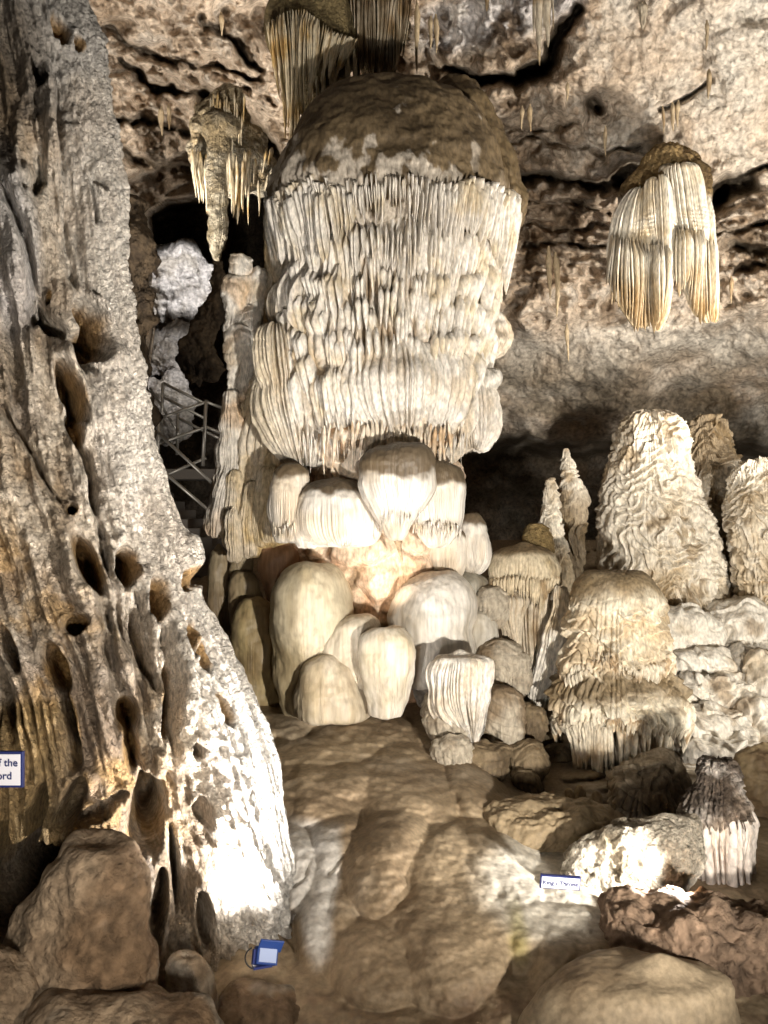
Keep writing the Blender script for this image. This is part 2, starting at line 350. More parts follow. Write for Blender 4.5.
C = mixc(C, (0.42, 0.36, 0.10), 0.5*ss(1.1, 0.2, ell(wx, wy, 503, 925, 13, 48, -4)))
C = mixc(C, (0.45, 0.25, 0.12), 0.5*ss(6, 1, seg_dist(wx, wy, [(612, 935), (612, 960), (606, 985)])[0]))
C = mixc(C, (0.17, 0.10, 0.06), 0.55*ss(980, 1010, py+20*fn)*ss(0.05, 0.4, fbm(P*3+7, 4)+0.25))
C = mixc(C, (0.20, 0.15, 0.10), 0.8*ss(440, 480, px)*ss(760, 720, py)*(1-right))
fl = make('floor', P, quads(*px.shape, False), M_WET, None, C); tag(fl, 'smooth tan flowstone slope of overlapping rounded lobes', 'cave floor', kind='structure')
# ================================================================== THE GREAT COLUMN
YC = 9.0
colm = empty('cave_column', Wp(390, 700, YC), 'massive cream flowstone column with a brown dusty domed cap and hanging fluted tiers', 'cave column')
def d_body(C):
    w = 0.10*fbm(C.P*1.1, 3)
    r1, i, s = flutes(C, 74, 1.0, 1.2, 0.45, 0.35, 1)
    b, j, f = beads(C, i, 1.25, 1, 1.3)
    k = ss(-0.25, 0.35, perlin(C.P*1.1+3))
    b = 1-(1-b)*(0.25+0.75*k)
    r2, i2, s2 = flutes(C, 19, 1.0, 1.5, 0.6, 0.4, 5)
    b2, j2, f2 = beads(C, i2, 0.75, 7, 1.5)
    deep = ss(0.25, 0.6, perlin(C.P*np.array([2.2, 2.2, 0.9])+8))
    fl = ss(430, 452, C.py)
    q = (r1+0.5)*b*0.11 + (r2+.5)*b2*0.20 - 0.16*deep*(1-(r1+.5)) - 0.14*ss(0.45, 0.75, h1(i*3+j*7, 9))*ss(0, .4, perlin(C.P*1.5+20))
    return C.edge*(q + w - 0.17) + 0.010*fbm(C.P*14, 2)
def c_body(C):
    c = base_col(C.P, WHITE, CREAM, 1.6, -0.3, 0.5, 0.25)
    c = mixc(c, (0.46, 0.31, 0.16), 0.75*ss(0.0, -0.10, C.d)*ss(-0.2, 0.5, perlin(C.P*3)+0.2))  # ochre in the crevices, also painting in shade between the ribs
    c = mixc(c, (0.60, 0.44, 0.24), 0.55*ss(0.15, 0.5, perlin(C.P*np.array([4, 4, 1.2])+4)))
    c = mixc(c, (0.60, 0.48, 0.30), 0.6*ss(300, 262, C.px))
    return c
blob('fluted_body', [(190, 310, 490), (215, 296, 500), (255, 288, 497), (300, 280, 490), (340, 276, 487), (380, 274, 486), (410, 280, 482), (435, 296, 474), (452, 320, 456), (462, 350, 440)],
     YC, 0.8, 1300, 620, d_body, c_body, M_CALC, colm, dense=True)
# dusty cap: two lumps
def d_cap(C): return 0.10*fbm(C.P*0.9+3, 4) + 0.03*fbm(C.P*5, 3)*C.edge + C.edge*0.05*ss(150, 185, C.py)*flutes(C, 60, 1, 1.0)[0] + 0.02*popcorn(C.P, 14, 1)*ss(140, 175, C.py)*C.edge
def c_cap(C):
    c = base_col(C.P, DUST, (0.11, 0.075, 0.038), 2.0, -0.3, 0.4)
    n = fbm(C.P*np.array([4, 4, 3.0]), 5) + 0.35*perlin(C.P*np.array([7, 7, 1.4]))
    m = ss(0.05, 0.30, n - 0.62 + 1.05*ss(105, 185, C.py-0.10*np.abs(C.px-380)) )
    m = m*(1-0.85*ss(465, 490, C.px + 0.25*(C.py-150)))
    return mixc(c, (0.60, 0.52, 0.42), 0.85*m)
blob('cap', [(92, 350, 425), (100, 330, 450), (114, 314, 472), (132, 302, 486), (155, 290, 498), (180, 280, 507), (205, 274, 512), (225, 276, 510), (240, 284, 504), (250, 300, 490)], YC, 0.85, 600, 380, d_cap, c_cap, M_CALC, colm, dense=True)
blob('cap', [(76, 448, 470), (84, 440, 480), (100, 436, 488), (130, 440, 500), (165, 440, 514), (200, 450, 522), (218, 470, 522), (230, 490, 518)], YC+0.45, 1.0, 360, 260, d_cap, lambda C: base_col(C.P, (0.14, 0.095, 0.045), (0.09, 0.06, 0.03), 2.0), M_CALC, colm)
def host(rows, Y, k, py, th):
    # the front of the body is nearer than its axis: find the height at which this point is seen on the traced line
    r = np.array(rows, float); R0 = (np.interp(py, r[:, 0], r[:, 2])-np.interp(py, r[:, 0], r[:, 1]))/2/F*Y; py = 512-(512-py)*(Y-k*R0*math.cos(th))/Y
    xl = np.interp(py, r[:, 0], r[:, 1]); xr = np.interp(py, r[:, 0], r[:, 2]); R = (xr-xl)/2/F*Y; c = ((xl+xr)/2-384)/F*Y
    return c+R*math.sin(th), Y-k*R*math.cos(th), CZ+(512-py)/F*Y, R
capr = [(150, 290, 500), (180, 279, 508), (205, 273, 512), (225, 274, 512), (240, 280, 508), (270, 276, 506), (420, 268, 488), (445, 300, 470)]
def fringe(rows, Y, k, py0, n, Lm, wd, dp, t0=-1.9, t1=1.9, jit=6, out=0.04, inward=0.10, tipf=None, skip=0.0, seed=1, shear=0.0):
    rr = random.Random(seed); items = []
    for q in range(n):
        th = t0+(t1-t0)*(q+rr.uniform(-.35, .35))/n
        if rr.random() < skip: continue
        py = (py0(th) if callable(py0) else py0)+rr.uniform(-jit, jit)
        x, y, z, R = host(rows, Y, k, py, th)
        sx, sy = math.sin(th), -math.cos(th)
        L_ = (Lm(th) if callable(Lm) else Lm)*(0.55+0.75*abs(float(perlin(np.array([th*2.2, seed, 0.5]))))*2+rr.uniform(-.15, .35))
        items.append((x+sx*out, y+sy*out, z, L_, wd*rr.uniform(.7, 1.4), dp*rr.uniform(.7, 1.3), th, -sx*inward*L_+shear*L_, -sy*inward*L_, rr.uniform(0.45, 1.0)))
    return items
def c_white(V): return base_col(V, WHITE, (0.72, 0.60, 0.42), 3.5, -0.2, 0.6)
def arc(th): return 184 + 16*abs(math.sin(th))**3 - 3*math.cos(th*9)
blades('fringe', fringe(capr, YC, 0.86, arc, 150, lambda t: 0.42+0.36*abs(math.sin(t))**3, 0.0145, 0.13, -2.2, 2.2, 6, -0.03, 0.02, seed=2) + fringe(capr, YC, 0.86, lambda t: arc(t)-4, 130, 0.24, 0.014, 0.11, -2.2, 2.2, 5, 0.0, -0.05, seed=9), M_CALC, colm, c_white, 12, 8)
blades('fringe', fringe(capr, YC, 0.86, lambda t: 212+12*math.cos(t*3), 110, 0.40, 0.015, 0.10, -1.9, 1.9, 10, -0.08, 0.02, skip=.3, seed=5), M_CALC, colm, c_white, 12, 8)
bodr = [(170, 300, 500), (220, 294, 500), (255, 287, 497), (300, 280, 491), (340, 276, 488), (380, 274, 486), (405, 278, 482), (425, 286, 478), (440, 300, 470), (452, 330, 452)]
rr = random.Random(77)
tiers = [(232, 52), (268, 48), (302, 50), (336, 50), (368, 62)]
for k_, (p0, lp) in enumerate(tiers):
    items = []; th = -1.75
    while th < 1.75:
        wcl = rr.uniform(0.05, 0.16); off = rr.uniform(-13, 13); m = max(2, int(wcl/0.046)); ext = rr.uniform(0.75, 1.25); rad = rr.uniform(-0.05, 0.05)
        if rr.random() < 0.84:
            for q in range(m):
                t_ = th+wcl*(q+.5)/m; bul = math.sin(math.pi*(q+.5)/m)
                x, y, z, R = host(bodr, YC, 0.8, p0+off-3*bul+rr.uniform(-2, 2), t_); L_ = lp*ext*rr.uniform(.75, 1.15)/F*8.2
                sx, sy = math.sin(t_), -math.cos(t_); o_ = rad+0.03*bul-0.01
                items.append((x+sx*o_, y+sy*o_, z, L_, 0.034*rr.uniform(.6, 1.3), 0.11, t_, -sx*0.07, -sy*0.07, rr.uniform(.4, .8)))
        th += wcl*1.04
    blades('fringe', items, M_CALC, colm, c_white, 14, 8)
# lowest tier of fan-shaped shells whose flutes sweep in towards the bottom
def d_shell(n, sd): return lambda C: C.edge*((flutes(C, n, 0.085, 0.6, 0.5, 0.2, sd)[0]+0.04)*(0.5+0.5*ss(0.05, .3, C.t))+0.05*fbm(C.P*2.2, 3)+0.008*shingle(C, 5, 1, sd, 3, 2)) - 0.10*C.edge*ss(.25, .5, perlin(stack3(C.th*6, C.P[..., 2]*.8, sd+.5)))
for rows_, yy, kk, n_, sd in [([(350, 345, 440), (365, 325, 462), (385, 316, 470), (405, 322, 466), (425, 342, 452), (440, 364, 436), (450, 382, 420)], 8.55, 0.62, 64, 1),
                              ([(372, 270, 300), (385, 261, 315), (405, 258, 324), (425, 264, 326), (445, 276, 322), (460, 292, 312)], 8.70, 0.75, 44, 2),
                              ([(388, 458, 482), (398, 448, 490), (415, 446, 492), (430, 452, 489), (444, 464, 480)], 8.75, 0.8, 44, 3),
                              ([(330, 268, 290), (340, 262, 300), (365, 262, 306), (385, 268, 304), (400, 276, 296)], 8.62, 0.8, 34, 4)]:
    blob('fan_shell', rows_, yy, kk, 420, 260, d_shell(n_, sd), c_body, M_CALC, colm, dense=True)
# right hand knobs
def d_knob(C): return C.edge*(flutes(C, 40, 0.05, 0.8, seed=4)[0]+0.08*fbm(C.P*2.5, 3))
blob('knob', [(312, 494, 500), (322, 487, 509), (340, 485, 511), (352, 484, 505), (360, 486, 497)], YC+0.1, 0.9, 160, 120, d_knob, c_body, M_CALC, colm, seed=3)
for (p, a, b, e) in [(370, 465, 497, 28), (392, 462, 492, 26), (415, 455, 489, 30)]:
    blob('knob', [(p, a+6, b-6), (p+8, a, b), (p+e*.6, a, b-1), (p+e, a+8, b-10)], YC-0.25, 0.9, 160, 120, d_knob, c_body, M_CALC, colm)
# left flank: ochre draped flowstone
def d_flank(C):
    r, i, s = flutes(C, 46, 1, 1.0, 0.5, 0.3, 3); b, j, f = beads(C, i, 1.0, 4, 1.2)
    return C.edge*((r+.5)*b*0.10 + 0.12*fbm(C.P*np.array([1.6, 1.6, 0.8]), 3) + 0.03*shingle(C, 9, 1, 3, 3, 1.2)*ss(-0.1, .3, perlin(C.P*1.5)) - 0.06)
def c_flank(C):
    c = base_col(C.P, (0.70, 0.57, 0.38), (0.52, 0.37, 0.17), 1.5, -0.3, 0.5, 0.4)
    c = mixc(c, WHITE, 0.5*ss(0.1, 0.5, fbm(C.P*2+8, 3))); return mixc(c, BROWN, 0.6*ss(545, 575, C.py))
blob('flank', [(190, 272, 292), (225, 262, 300), (265, 266, 305), (300, 264, 310), (345, 258, 318), (400, 244, 325), (450, 232, 322), (500, 224, 316), (530, 222, 300), (545, 226, 285)], YC+0.25, 0.7, 460, 460, d_flank, c_flank, M_CALC, colm, dense=True)
# stacked knobs on the outer left edge
def d_lump(C): return C.edge*(0.05*fbm(C.P*3, 4)+ss(.5, .8, C.t)*flutes(C, 26, 0.03, 1, seed=2)[0]+0.015*shingle(C, 10, 1, 2))
def c_lump(C): return mixc(base_col(C.P, WHITE, CREAM, 2.5, -0.1, .6), (0.62, 0.36, 0.14), 0.5*ss(0.1, 0.45, perlin(C.P*3.1+5)))
for rows_ in ([(256, 233, 250), (262, 231, 253), (270, 232, 252), (276, 236, 248)], [(280, 228, 252), (292, 222, 252), (305, 222, 250), (318, 224, 245), (332, 226, 238)],
              [(306, 243, 256), (316, 241, 259), (330, 243, 257)], [(328, 228, 252), (340, 224, 254), (352, 226, 252), (362, 229, 244)], [(352, 228, 242), (370, 228, 240), (386, 229, 236), (395, 231, 238)],
              [(270, 256, 266), (276, 252, 268), (290, 249, 266), (330, 246, 262), (360, 242, 258), (400, 236, 250)]):
    blob('knob', rows_, YC+0.15, 0.9, 110, 110, d_lump, c_lump, M_CALC, colm)
blob('flank', [(392, 226, 236), (410, 221, 242), (440, 219, 246), (470, 217, 246), (500, 206, 244), (520, 204, 244), (535, 206, 236)], YC+0.1, 0.9, 200, 260, lambda C: 0.5*d_flank(C)+C.edge*0.05*fbm(C.P*4, 3), c_lump, M_CALC, colm)
# drooping drapes beneath the flank
for (p0, a, b, p1, yy) in [(468, 255, 285, 545, 0.0), (482, 240, 262, 556, 0.05), (470, 225, 245, 548, .1), (505, 226, 240, 560, -.05), (452, 262, 280, 520, 0.05), (500, 262, 292, 540, -0.1)]:
    blob('drape', [(p0, a+8, b-8), (p0+8, a+3, b-4), (p0+0.6*(p1-p0), a-1, b), (p1-8, a, b+2), (p1, a+2, b-1)], YC-0.15+yy, 0.8, 180, 160,
         lambda C: C.edge*(flutes(C, 30, 0.035, 0.5, seed=int(C.px.mean()))[0]+0.03*fbm(C.P*4, 3)), c_flank, M_CALC, colm)
# core below the tiers
def d_core(C):
    d1, d2 = worley(C.P*np.array([2.0, 2.0, 3.2])+0.3*fbm(C.P*2, 2)[..., None]); e1, _ = worley(C.P*7)
    return C.edge*(0.25*np.minimum(d2-d1, 0.35)-0.05+0.10*fbm(C.P*1.8, 4)) - 0.10*ss(0.42, 0.2, e1)*ss(500, 470, C.py)
blob('core', [(430, 320, 455), (460, 300, 460), (500, 285, 462), (540, 282, 462), (570, 288, 460), (600, 300, 450), (640, 310, 440), (700, 310, 440)], YC+0.35, 0.75, 420, 420, d_core,
     lambda C: mixc(base_col(C.P, (0.80, 0.62, 0.45), (0.66, 0.42, 0.26), 2.5), BROWN, 0.7*ss(0.25, 0.5, fbm(C.P*3, 3))), M_CALC, colm, dense=True)
# bulbs around the waist of the column
def d_bulb(n=80, a=0.024, lo=None):
    def f(C):
        tt = C.t; k = ss(0.35, 0.6, tt)
        return C.edge*(flutes(C, n, a, 0.7, 0.5, 0.3, 6)[0]*(0.15+0.85*k) + 0.05*fbm(C.P*1.8, 3) + 0.010*popcorn(C.P, 18, 1)*(1-k))
    return f
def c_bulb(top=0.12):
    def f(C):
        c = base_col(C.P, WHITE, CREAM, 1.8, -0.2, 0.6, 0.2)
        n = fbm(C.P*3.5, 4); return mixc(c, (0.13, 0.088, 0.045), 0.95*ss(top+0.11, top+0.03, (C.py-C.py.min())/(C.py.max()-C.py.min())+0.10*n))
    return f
bulbs = [([(446, 378, 420), (452, 366, 430), (464, 359, 434), (482, 359, 434), (496, 366, 430), (510, 374, 422), (524, 383, 412), (540, 392, 403)], 7.95, 0.8, 0.27),
         ([(462, 420, 455), (470, 410, 463), (485, 408, 467), (505, 410, 466), (525, 415, 462), (540, 425, 455), (547, 432, 446)], 8.35, 0.8, 0.22),
         ([(482, 312, 360), (488, 302, 372), (500, 297, 380), (515, 297, 382), (530, 300, 380), (542, 312, 372)], 8.30, 0.7, 0.16),
         ([(464, 283, 298), (472, 275, 307), (490, 271, 310), (510, 270, 310), (530, 274, 304), (540, 278, 298)], 8.35, 0.8, 0.10),
         ([(490, 300, 318), (500, 294, 322), (520, 292, 322), (536, 296, 318), (545, 300, 314)], 8.30, 0.8, 0.12),
         ([(515, 462, 478), (524, 458, 486), (545, 456, 490), (562, 460, 489), (572, 466, 480)], 8.95, 0.9, 0.12),
         ([(530, 440, 462), (545, 430, 466), (565, 430, 464), (582, 438, 458)], 8.85, 0.8, 0.10)]
for rows_, yy, kk, tp in bulbs: blob('bulb', rows_, yy, kk, 300, 220, d_bulb(), c_bulb(tp), M_SMOOTH, colm, dense=True)
# icicles hanging from the bulbs
for (a, b, p, yy, n_, L_) in [(300, 380, 532, 8.05, 40, .16), (272, 306, 530, 8.15, 14, .12), (412, 462, 530, 8.1, 26, .14), (376, 420, 500, 7.75, 26, .28), (300, 470, 440, 8.35, 60, .28)]:
    items = []
    for q in range(n_):
        x = a+(b-a)*(q+rr.random()*.6)/n_; X, Y_, Z = Wp(x, p-6+rr.uniform(-4, 4), yy+0.12*((x-(a+b)/2)/(b-a)*2)**2)
        items.append((X, Y_, Z, L_*rr.uniform(.5, 1.3), 0.011*rr.uniform(.6, 1.3), 0.03, 0, rr.uniform(-.02, .02), 0.03))
    blades('icicle_fringe', items, M_CALC, colm, c_white, 8, 6)
blades('stem', [(*Wp(396, 528, 8.0), 0.32, 0.05, 0.05, 0, 0.06, 0.2), (*Wp(391, 520, 7.95), 0.2, 0.03, 0.04, 0, 0.02, 0.1)], M_CALC, colm, lambda V: base_col(V, TAN, BROWN, 4), 12, 8)
# holed curtain in the warm pocket
blob('holed_curtain', [(428, 330, 450), (440, 315, 455), (455, 318, 440), (470, 325, 420), (485, 340, 400)], 8.55, 0.55, 420, 200,
     lambda C: C.edge*(0.10*fbm(C.P*3, 3)-0.50*ss(0.50, 0.32, worley(C.P*np.array([4.4, 4.4, 3.6]))[0])), lambda C: base_col(C.P, (0.84, 0.70, 0.54), (0.68, 0.44, 0.25), 3), M_CALC, colm, dense=True)

items = []
for q in range(46):
    x = 322+132*(q+rr.uniform(-.4, .4))/46; X, Yy, Z = Wp(x, 424+rr.uniform(-4, 6), 8.12+0.10*((x-390)/60)**2+rr.uniform(-.06, .10)); items.append((X, Yy, Z, rr.uniform(.18, .5), 0.020*rr.uniform(.5, 1.6), 0.03, 0, rr.uniform(-.06, .06), .1, rr.uniform(.25, .7)))
blades('icicle_fringe', items, M_CALC, colm, lambda V: base_col(V, (0.86, 0.74, 0.58), (0.70, 0.48, 0.28), 5), 12, 8)
# ---- domes at the foot of the column
def d_dome(n=50, a=0.02): return lambda C: C.edge*(flutes(C, n, a*0.45, 1.8, 0.7, 0.25, 8)[0]*ss(.2, .6, C.t)*ss(-.2, .3, perlin(stack3(C.th*2, 0*C.th, C.seed))) + 0.09*fbm(C.P*1.3+C.seed, 3) + 0.008*fbm(C.P*12, 2))
def c_dome(a, b, st=0.3): return lambda C: 0.88*mixc(base_col(C.P, a, b, 1.4, -0.4, 0.5, 0.35), TAN, st*ss(0.2, 0.5, perlin(C.P*np.array([8, 8, 0.6]))))
domes = [
 ('tall olive cream rounded dome with vertical drip lines at the column foot', [(567, 298, 330), (575, 283, 345), (595, 273, 354), (625, 270, 356), (660, 272, 352), (700, 276, 345), (716, 282, 340)], 8.35, (0.60, 0.51, 0.35), (0.42, 0.33, 0.19), 0),
 ('broad white rounded dome lit from above at the column foot', [(576, 415, 450), (584, 402, 465), (600, 394, 474), (620, 389, 478), (645, 388, 479), (665, 394, 476), (680, 400, 470)], 8.55, WHITE, (0.66, 0.58, 0.46), 1),
 ('smooth white bulbous stalagmite with a narrow foot, standing before the other domes', [(632, 372, 400), (640, 360, 411), (655, 355, 417), (672, 356, 416), (690, 360, 413), (705, 366, 408), (716, 368, 405)], 7.85, (0.80, 0.72, 0.60), (0.62, 0.52, 0.36), 2),
 ('cream shoulder dome tucked behind the bulbous white stalagmite', [(618, 338, 372), (626, 328, 382), (645, 322, 386), (670, 320, 385), (700, 322, 380), (716, 324, 378)], 8.15, (0.68, 0.58, 0.43), (0.50, 0.40, 0.26), 3),
 ('low cream dome between the tall olive dome and the bulbous stalagmite', [(655, 315, 340), (663, 303, 354), (680, 297, 364), (700, 294, 368), (712, 296, 368)], 8.1, (0.64, 0.54, 0.40), (0.46, 0.36, 0.22), 4),
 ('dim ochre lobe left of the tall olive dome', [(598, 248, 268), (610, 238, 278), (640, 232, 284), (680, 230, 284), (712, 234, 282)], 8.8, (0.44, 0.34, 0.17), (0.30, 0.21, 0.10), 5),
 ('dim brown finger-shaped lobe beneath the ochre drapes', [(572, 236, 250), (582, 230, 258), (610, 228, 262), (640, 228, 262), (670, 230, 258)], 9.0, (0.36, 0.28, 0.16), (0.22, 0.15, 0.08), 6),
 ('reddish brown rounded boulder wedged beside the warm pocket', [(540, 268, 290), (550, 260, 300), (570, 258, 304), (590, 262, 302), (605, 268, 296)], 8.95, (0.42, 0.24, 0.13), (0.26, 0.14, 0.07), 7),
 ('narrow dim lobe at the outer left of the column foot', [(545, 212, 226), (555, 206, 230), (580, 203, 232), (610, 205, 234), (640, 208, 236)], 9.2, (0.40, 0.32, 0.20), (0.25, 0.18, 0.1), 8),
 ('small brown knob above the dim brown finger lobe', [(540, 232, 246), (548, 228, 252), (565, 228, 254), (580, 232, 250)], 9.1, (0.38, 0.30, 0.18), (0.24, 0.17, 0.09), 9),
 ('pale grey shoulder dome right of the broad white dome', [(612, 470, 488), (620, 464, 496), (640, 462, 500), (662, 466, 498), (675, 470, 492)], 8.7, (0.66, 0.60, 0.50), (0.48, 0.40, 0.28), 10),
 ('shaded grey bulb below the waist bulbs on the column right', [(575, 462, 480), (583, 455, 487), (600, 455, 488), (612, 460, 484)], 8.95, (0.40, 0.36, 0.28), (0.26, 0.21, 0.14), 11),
]
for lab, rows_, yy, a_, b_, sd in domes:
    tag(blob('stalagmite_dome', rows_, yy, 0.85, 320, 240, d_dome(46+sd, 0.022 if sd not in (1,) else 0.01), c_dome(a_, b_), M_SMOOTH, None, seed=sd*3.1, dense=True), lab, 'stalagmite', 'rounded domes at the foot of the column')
tag(blob('stalagmite_dome', [(654, 438, 482), (660, 430, 494), (675, 427, 495), (695, 430, 493), (710, 438, 490), (725, 450, 486), (738, 462, 480), (745, 468, 476)], 7.75, 0.75, 420, 260,
    lambda C: C.edge*(flutes(C, 56, 0.06, 1.6, 0.5, 0.3, 3)[0]*ss(0.15, 0.5, C.t)+0.09*fbm(C.P*2, 3)-0.16*ss(.2, .5, perlin(stack3(C.th*5, C.P[..., 2]*.7, 4.2)))*ss(0.4, 0.7, C.t)), lambda C: mixc(base_col(C.P, WHITE, CREAM, 2.5), BROWN, 0.5*ss(-0.01, -0.05, C.d)), M_CALC, None, dense=True),
    'small white fluted stalagmite tapering to a narrow stalk', 'stalagmite', 'rounded domes at the foot of the column')
tag(blob('boulder', [(645, 425, 450), (650, 412, 462), (665, 410, 465), (690, 414, 460), (705, 420, 450)], 8.45, 0.8, 120, 90, lambda C: 0.05*fbm(C.P*3, 4)*C.edge, lambda C: base_col(C.P, GREY, UMBER, 2), M_ROCK), 'dark angular boulder under the broad white dome', 'rock')
# rubble and lumps to the right of the fluted white stalagmite
lump = [([(690, 440, 460), (700, 425, 478), (718, 420, 482), (735, 428, 470)], 7.9, 'pale lump sloping away behind the fluted white stalagmite'),
        ([(590, 480, 500), (597, 474, 510), (612, 474, 512), (625, 480, 505)], 8.8, 'cream knob under the mushroom cap'),
        ([(640, 490, 512), (648, 480, 520), (665, 478, 524), (685, 484, 520), (695, 490, 512)], 8.6, 'grey rounded lump piled below the cream knob'),
        ([(655, 510, 525), (662, 505, 530), (675, 504, 531), (690, 508, 526)], 8.5, 'small rounded lump beside the rippled drape'),
        ([(690, 490, 512), (696, 480, 522), (712, 477, 526), (735, 480, 524), (752, 488, 514)], 8.2, 'mottled grey boulder in the middle of the rubble'),
        ([(704, 520, 534), (710, 516, 542), (722, 516, 545), (738, 520, 540)], 8.4, 'dim lump right of the mottled boulder'),
        ([(742, 515, 535), (748, 508, 545), (762, 506, 548), (778, 510, 540), (786, 515, 532)], 8.0, 'dark fluted lump low in the rubble'),
        ([(772, 518, 538), (778, 512, 542), (790, 514, 543), (796, 520, 536)], 7.8, 'small brown lump at the rubble foot'),
        ([(742, 470, 500), (750, 460, 512), (768, 458, 510), (785, 466, 500), (795, 474, 492)], 7.75, 'dark dripping lump left of the fluted one'),
        ([(735, 440, 460), (742, 432, 472), (756, 430, 476), (770, 440, 468)], 7.6, 'pale topped lump beside the tan floor lobes'),
        ([(745, 548, 562), (750, 542, 570), (764, 540, 574), (776, 545, 568)], 8.6, 'dark round stone deep in the rubble hollow'),
        ([(720, 545, 560), (726, 540, 566), (738, 540, 566), (748, 545, 560)], 8.9, 'brown stone behind the rubble hollow')]
for k, (rows_, yy, lab) in enumerate(lump):
    tag(blob('rubble_boulder', rows_, yy, 0.9, 200, 150, lambda C: C.edge*(0.06*fbm(C.P*2.5+C.seed, 4)+ss(.35, .6, C.t)*flutes(C, 24, 0.03, 1, seed=int(C.seed))[0]+0.015*shingle(C, 12, 1, 1)),
        (lambda C: base_col(C.P, (0.48, 0.41, 0.31), (0.28, 0.20, 0.12), 2)) if k in (0, 2, 4, 3, 9, 1) else (lambda C: base_col(C.P, (0.26, 0.19, 0.11), (0.13, 0.09, 0.05), 2)), M_CALC, None, seed=k*5.3), lab, 'rock', 'lumps and boulders right of the column')
# ================================================================== LEFT FORMATION
rowsL = [(-150, -520, 40), (-60, -420, 70), (0, -400, 86), (30, -390, 99), (60, -385, 104), (100, -380, 112), (150, -375, 120), (200, -370, 127), (260, -365, 131), (330, -360, 137), (380, -355, 144), (430, -350, 150),
         (490, -345, 161), (520, -342, 172), (545, -340, 183), (590, -340, 200), (640, -345, 232), (700, -350, 260), (760, -355, 281), (820, -360, 291), (870, -365, 298), (910, -370, 304), (945, -375, 306), (1000, -380, 290), (1060, -400, 280)]
py_k = np.array([r[0] for r in rowsL]); ex_k = np.array([r[2] for r in rowsL])
pockets = [(91, 322, 10, 26, -28, .45), (88, 345, 14, 12, 20, .4), (70, 392, 8, 32, -22, .5), (74, 430, 6, 18, -12, .35), (88, 563, 9, 28, -26, .5), (127, 566, 10, 19, 0, .45), (158, 600, 8, 22, 0, .35), (190, 578, 8, 10, 0, .25),
    (190, 640, 6, 18, 5, .3), (12, 648, 6, 22, -18, .45), (58, 668, 11, 24, -20, .5), (72, 715, 6, 34, -14, .45), (126, 715, 9, 18, -6, .45), (130, 748, 6, 22, -5, .4), (166, 700, 5, 36, 2, .4), (228, 708, 8, 17, -28, .35),
    (78, 625, 9, 9, 0, .3), (206, 655, 6, 14, -15, .2), (72, 512, 5, 6, 0, .3), (80, 42, 5, 9, -20, .25), (60, 28, 7, 16, -20, .2), (49, 294, 2.5, 5, 0, .2), (78, 106, 3, 5, 0, .2), (40, 85, 6, 18, -15, .2),
    (140, 640, 6, 34, -10, .35), (148, 815, 18, 36, 8, .9), (24, 880, 34, 40, 0, 1.2), (38, 812, 7, 30, 10, .7), (8, 850, 12, 30, 0, 1.0), (72, 800, 8, 26, 28, .5), (158, 905, 7, 34, 5, .4), (205, 920, 6, 30, -5, .4), (178, 880, 4, 40, 0, .3), (96, 800, 26, 7, -18, .25), (104, 175, 5, 13, -10, .25), (97, 195, 4, 20, -8, .3), (104, 28, 4, 10, 10, .3),
    (197, 750, 5, 9, -10, .2), (200, 810, 5, 12, -10, .2), (45, 320, 20, 9, 35, .35)]
grooves = [([(0, 402), (28, 448), (50, 490), (58, 506)], 2.5, .18), ([(28, 292), (48, 315), (75, 345), (82, 372)], 6, .25), ([(78, 440), (92, 480), (98, 520)], 4, .35), ([(140, 590), (148, 640), (152, 690)], 5, .3),
    ([(58, 60), (62, 130), (66, 175), (70, 250), (78, 300)], 5, .16), ([(84, 150), (96, 190), (104, 215)], 4, .2), ([(38, 100), (44, 150), (42, 180), (28, 200)], 5, .2), ([(60, 690), (72, 720), (80, 770)], 5, .3), ([(98, 520), (112, 580), (128, 660)], 4, .2),
    ([(30, 330), (38, 300), (20, 220), (6, 180)], 5, .35), ([(166, 620), (175, 680), (172, 740)], 4, .2), ([(210, 760), (232, 830), (262, 890)], 5, .12), ([(170, 760), (175, 850), (185, 930)], 8, .22), ([(136, 760), (145, 800)], 6, .3)]
ridges = [([(48, 95), (47, 135), (55, 178)], 8, .22), ([(10, 170), (22, 240), (20, 310)], 16, .28), ([(60, 345), (85, 380), (98, 440)], 9, .18), ([(100, 330), (118, 430), (130, 520)], 14, .12), ([(145, 575), (150, 660), (158, 745)], 7, .2),
    ([(172, 590), (182, 680), (190, 780)], 8, .16), ([(190, 535), (196, 565)], 10, .15), ([(110, 560), (118, 620), (128, 690)], 6, .18), ([(70, 560), (92, 620), (108, 700), (118, 780)], 8, .15), ([(160, 745), (162, 780)], 6, .2),
    ([(205, 790), (235, 850), (268, 915)], 14, .16), ([(88, 300), (100, 310), (108, 330)], 5, .12), ([(150, 440), (168, 520), (186, 600)], 12, .1), ([(90, 790), (90, 830)], 22, .22)]
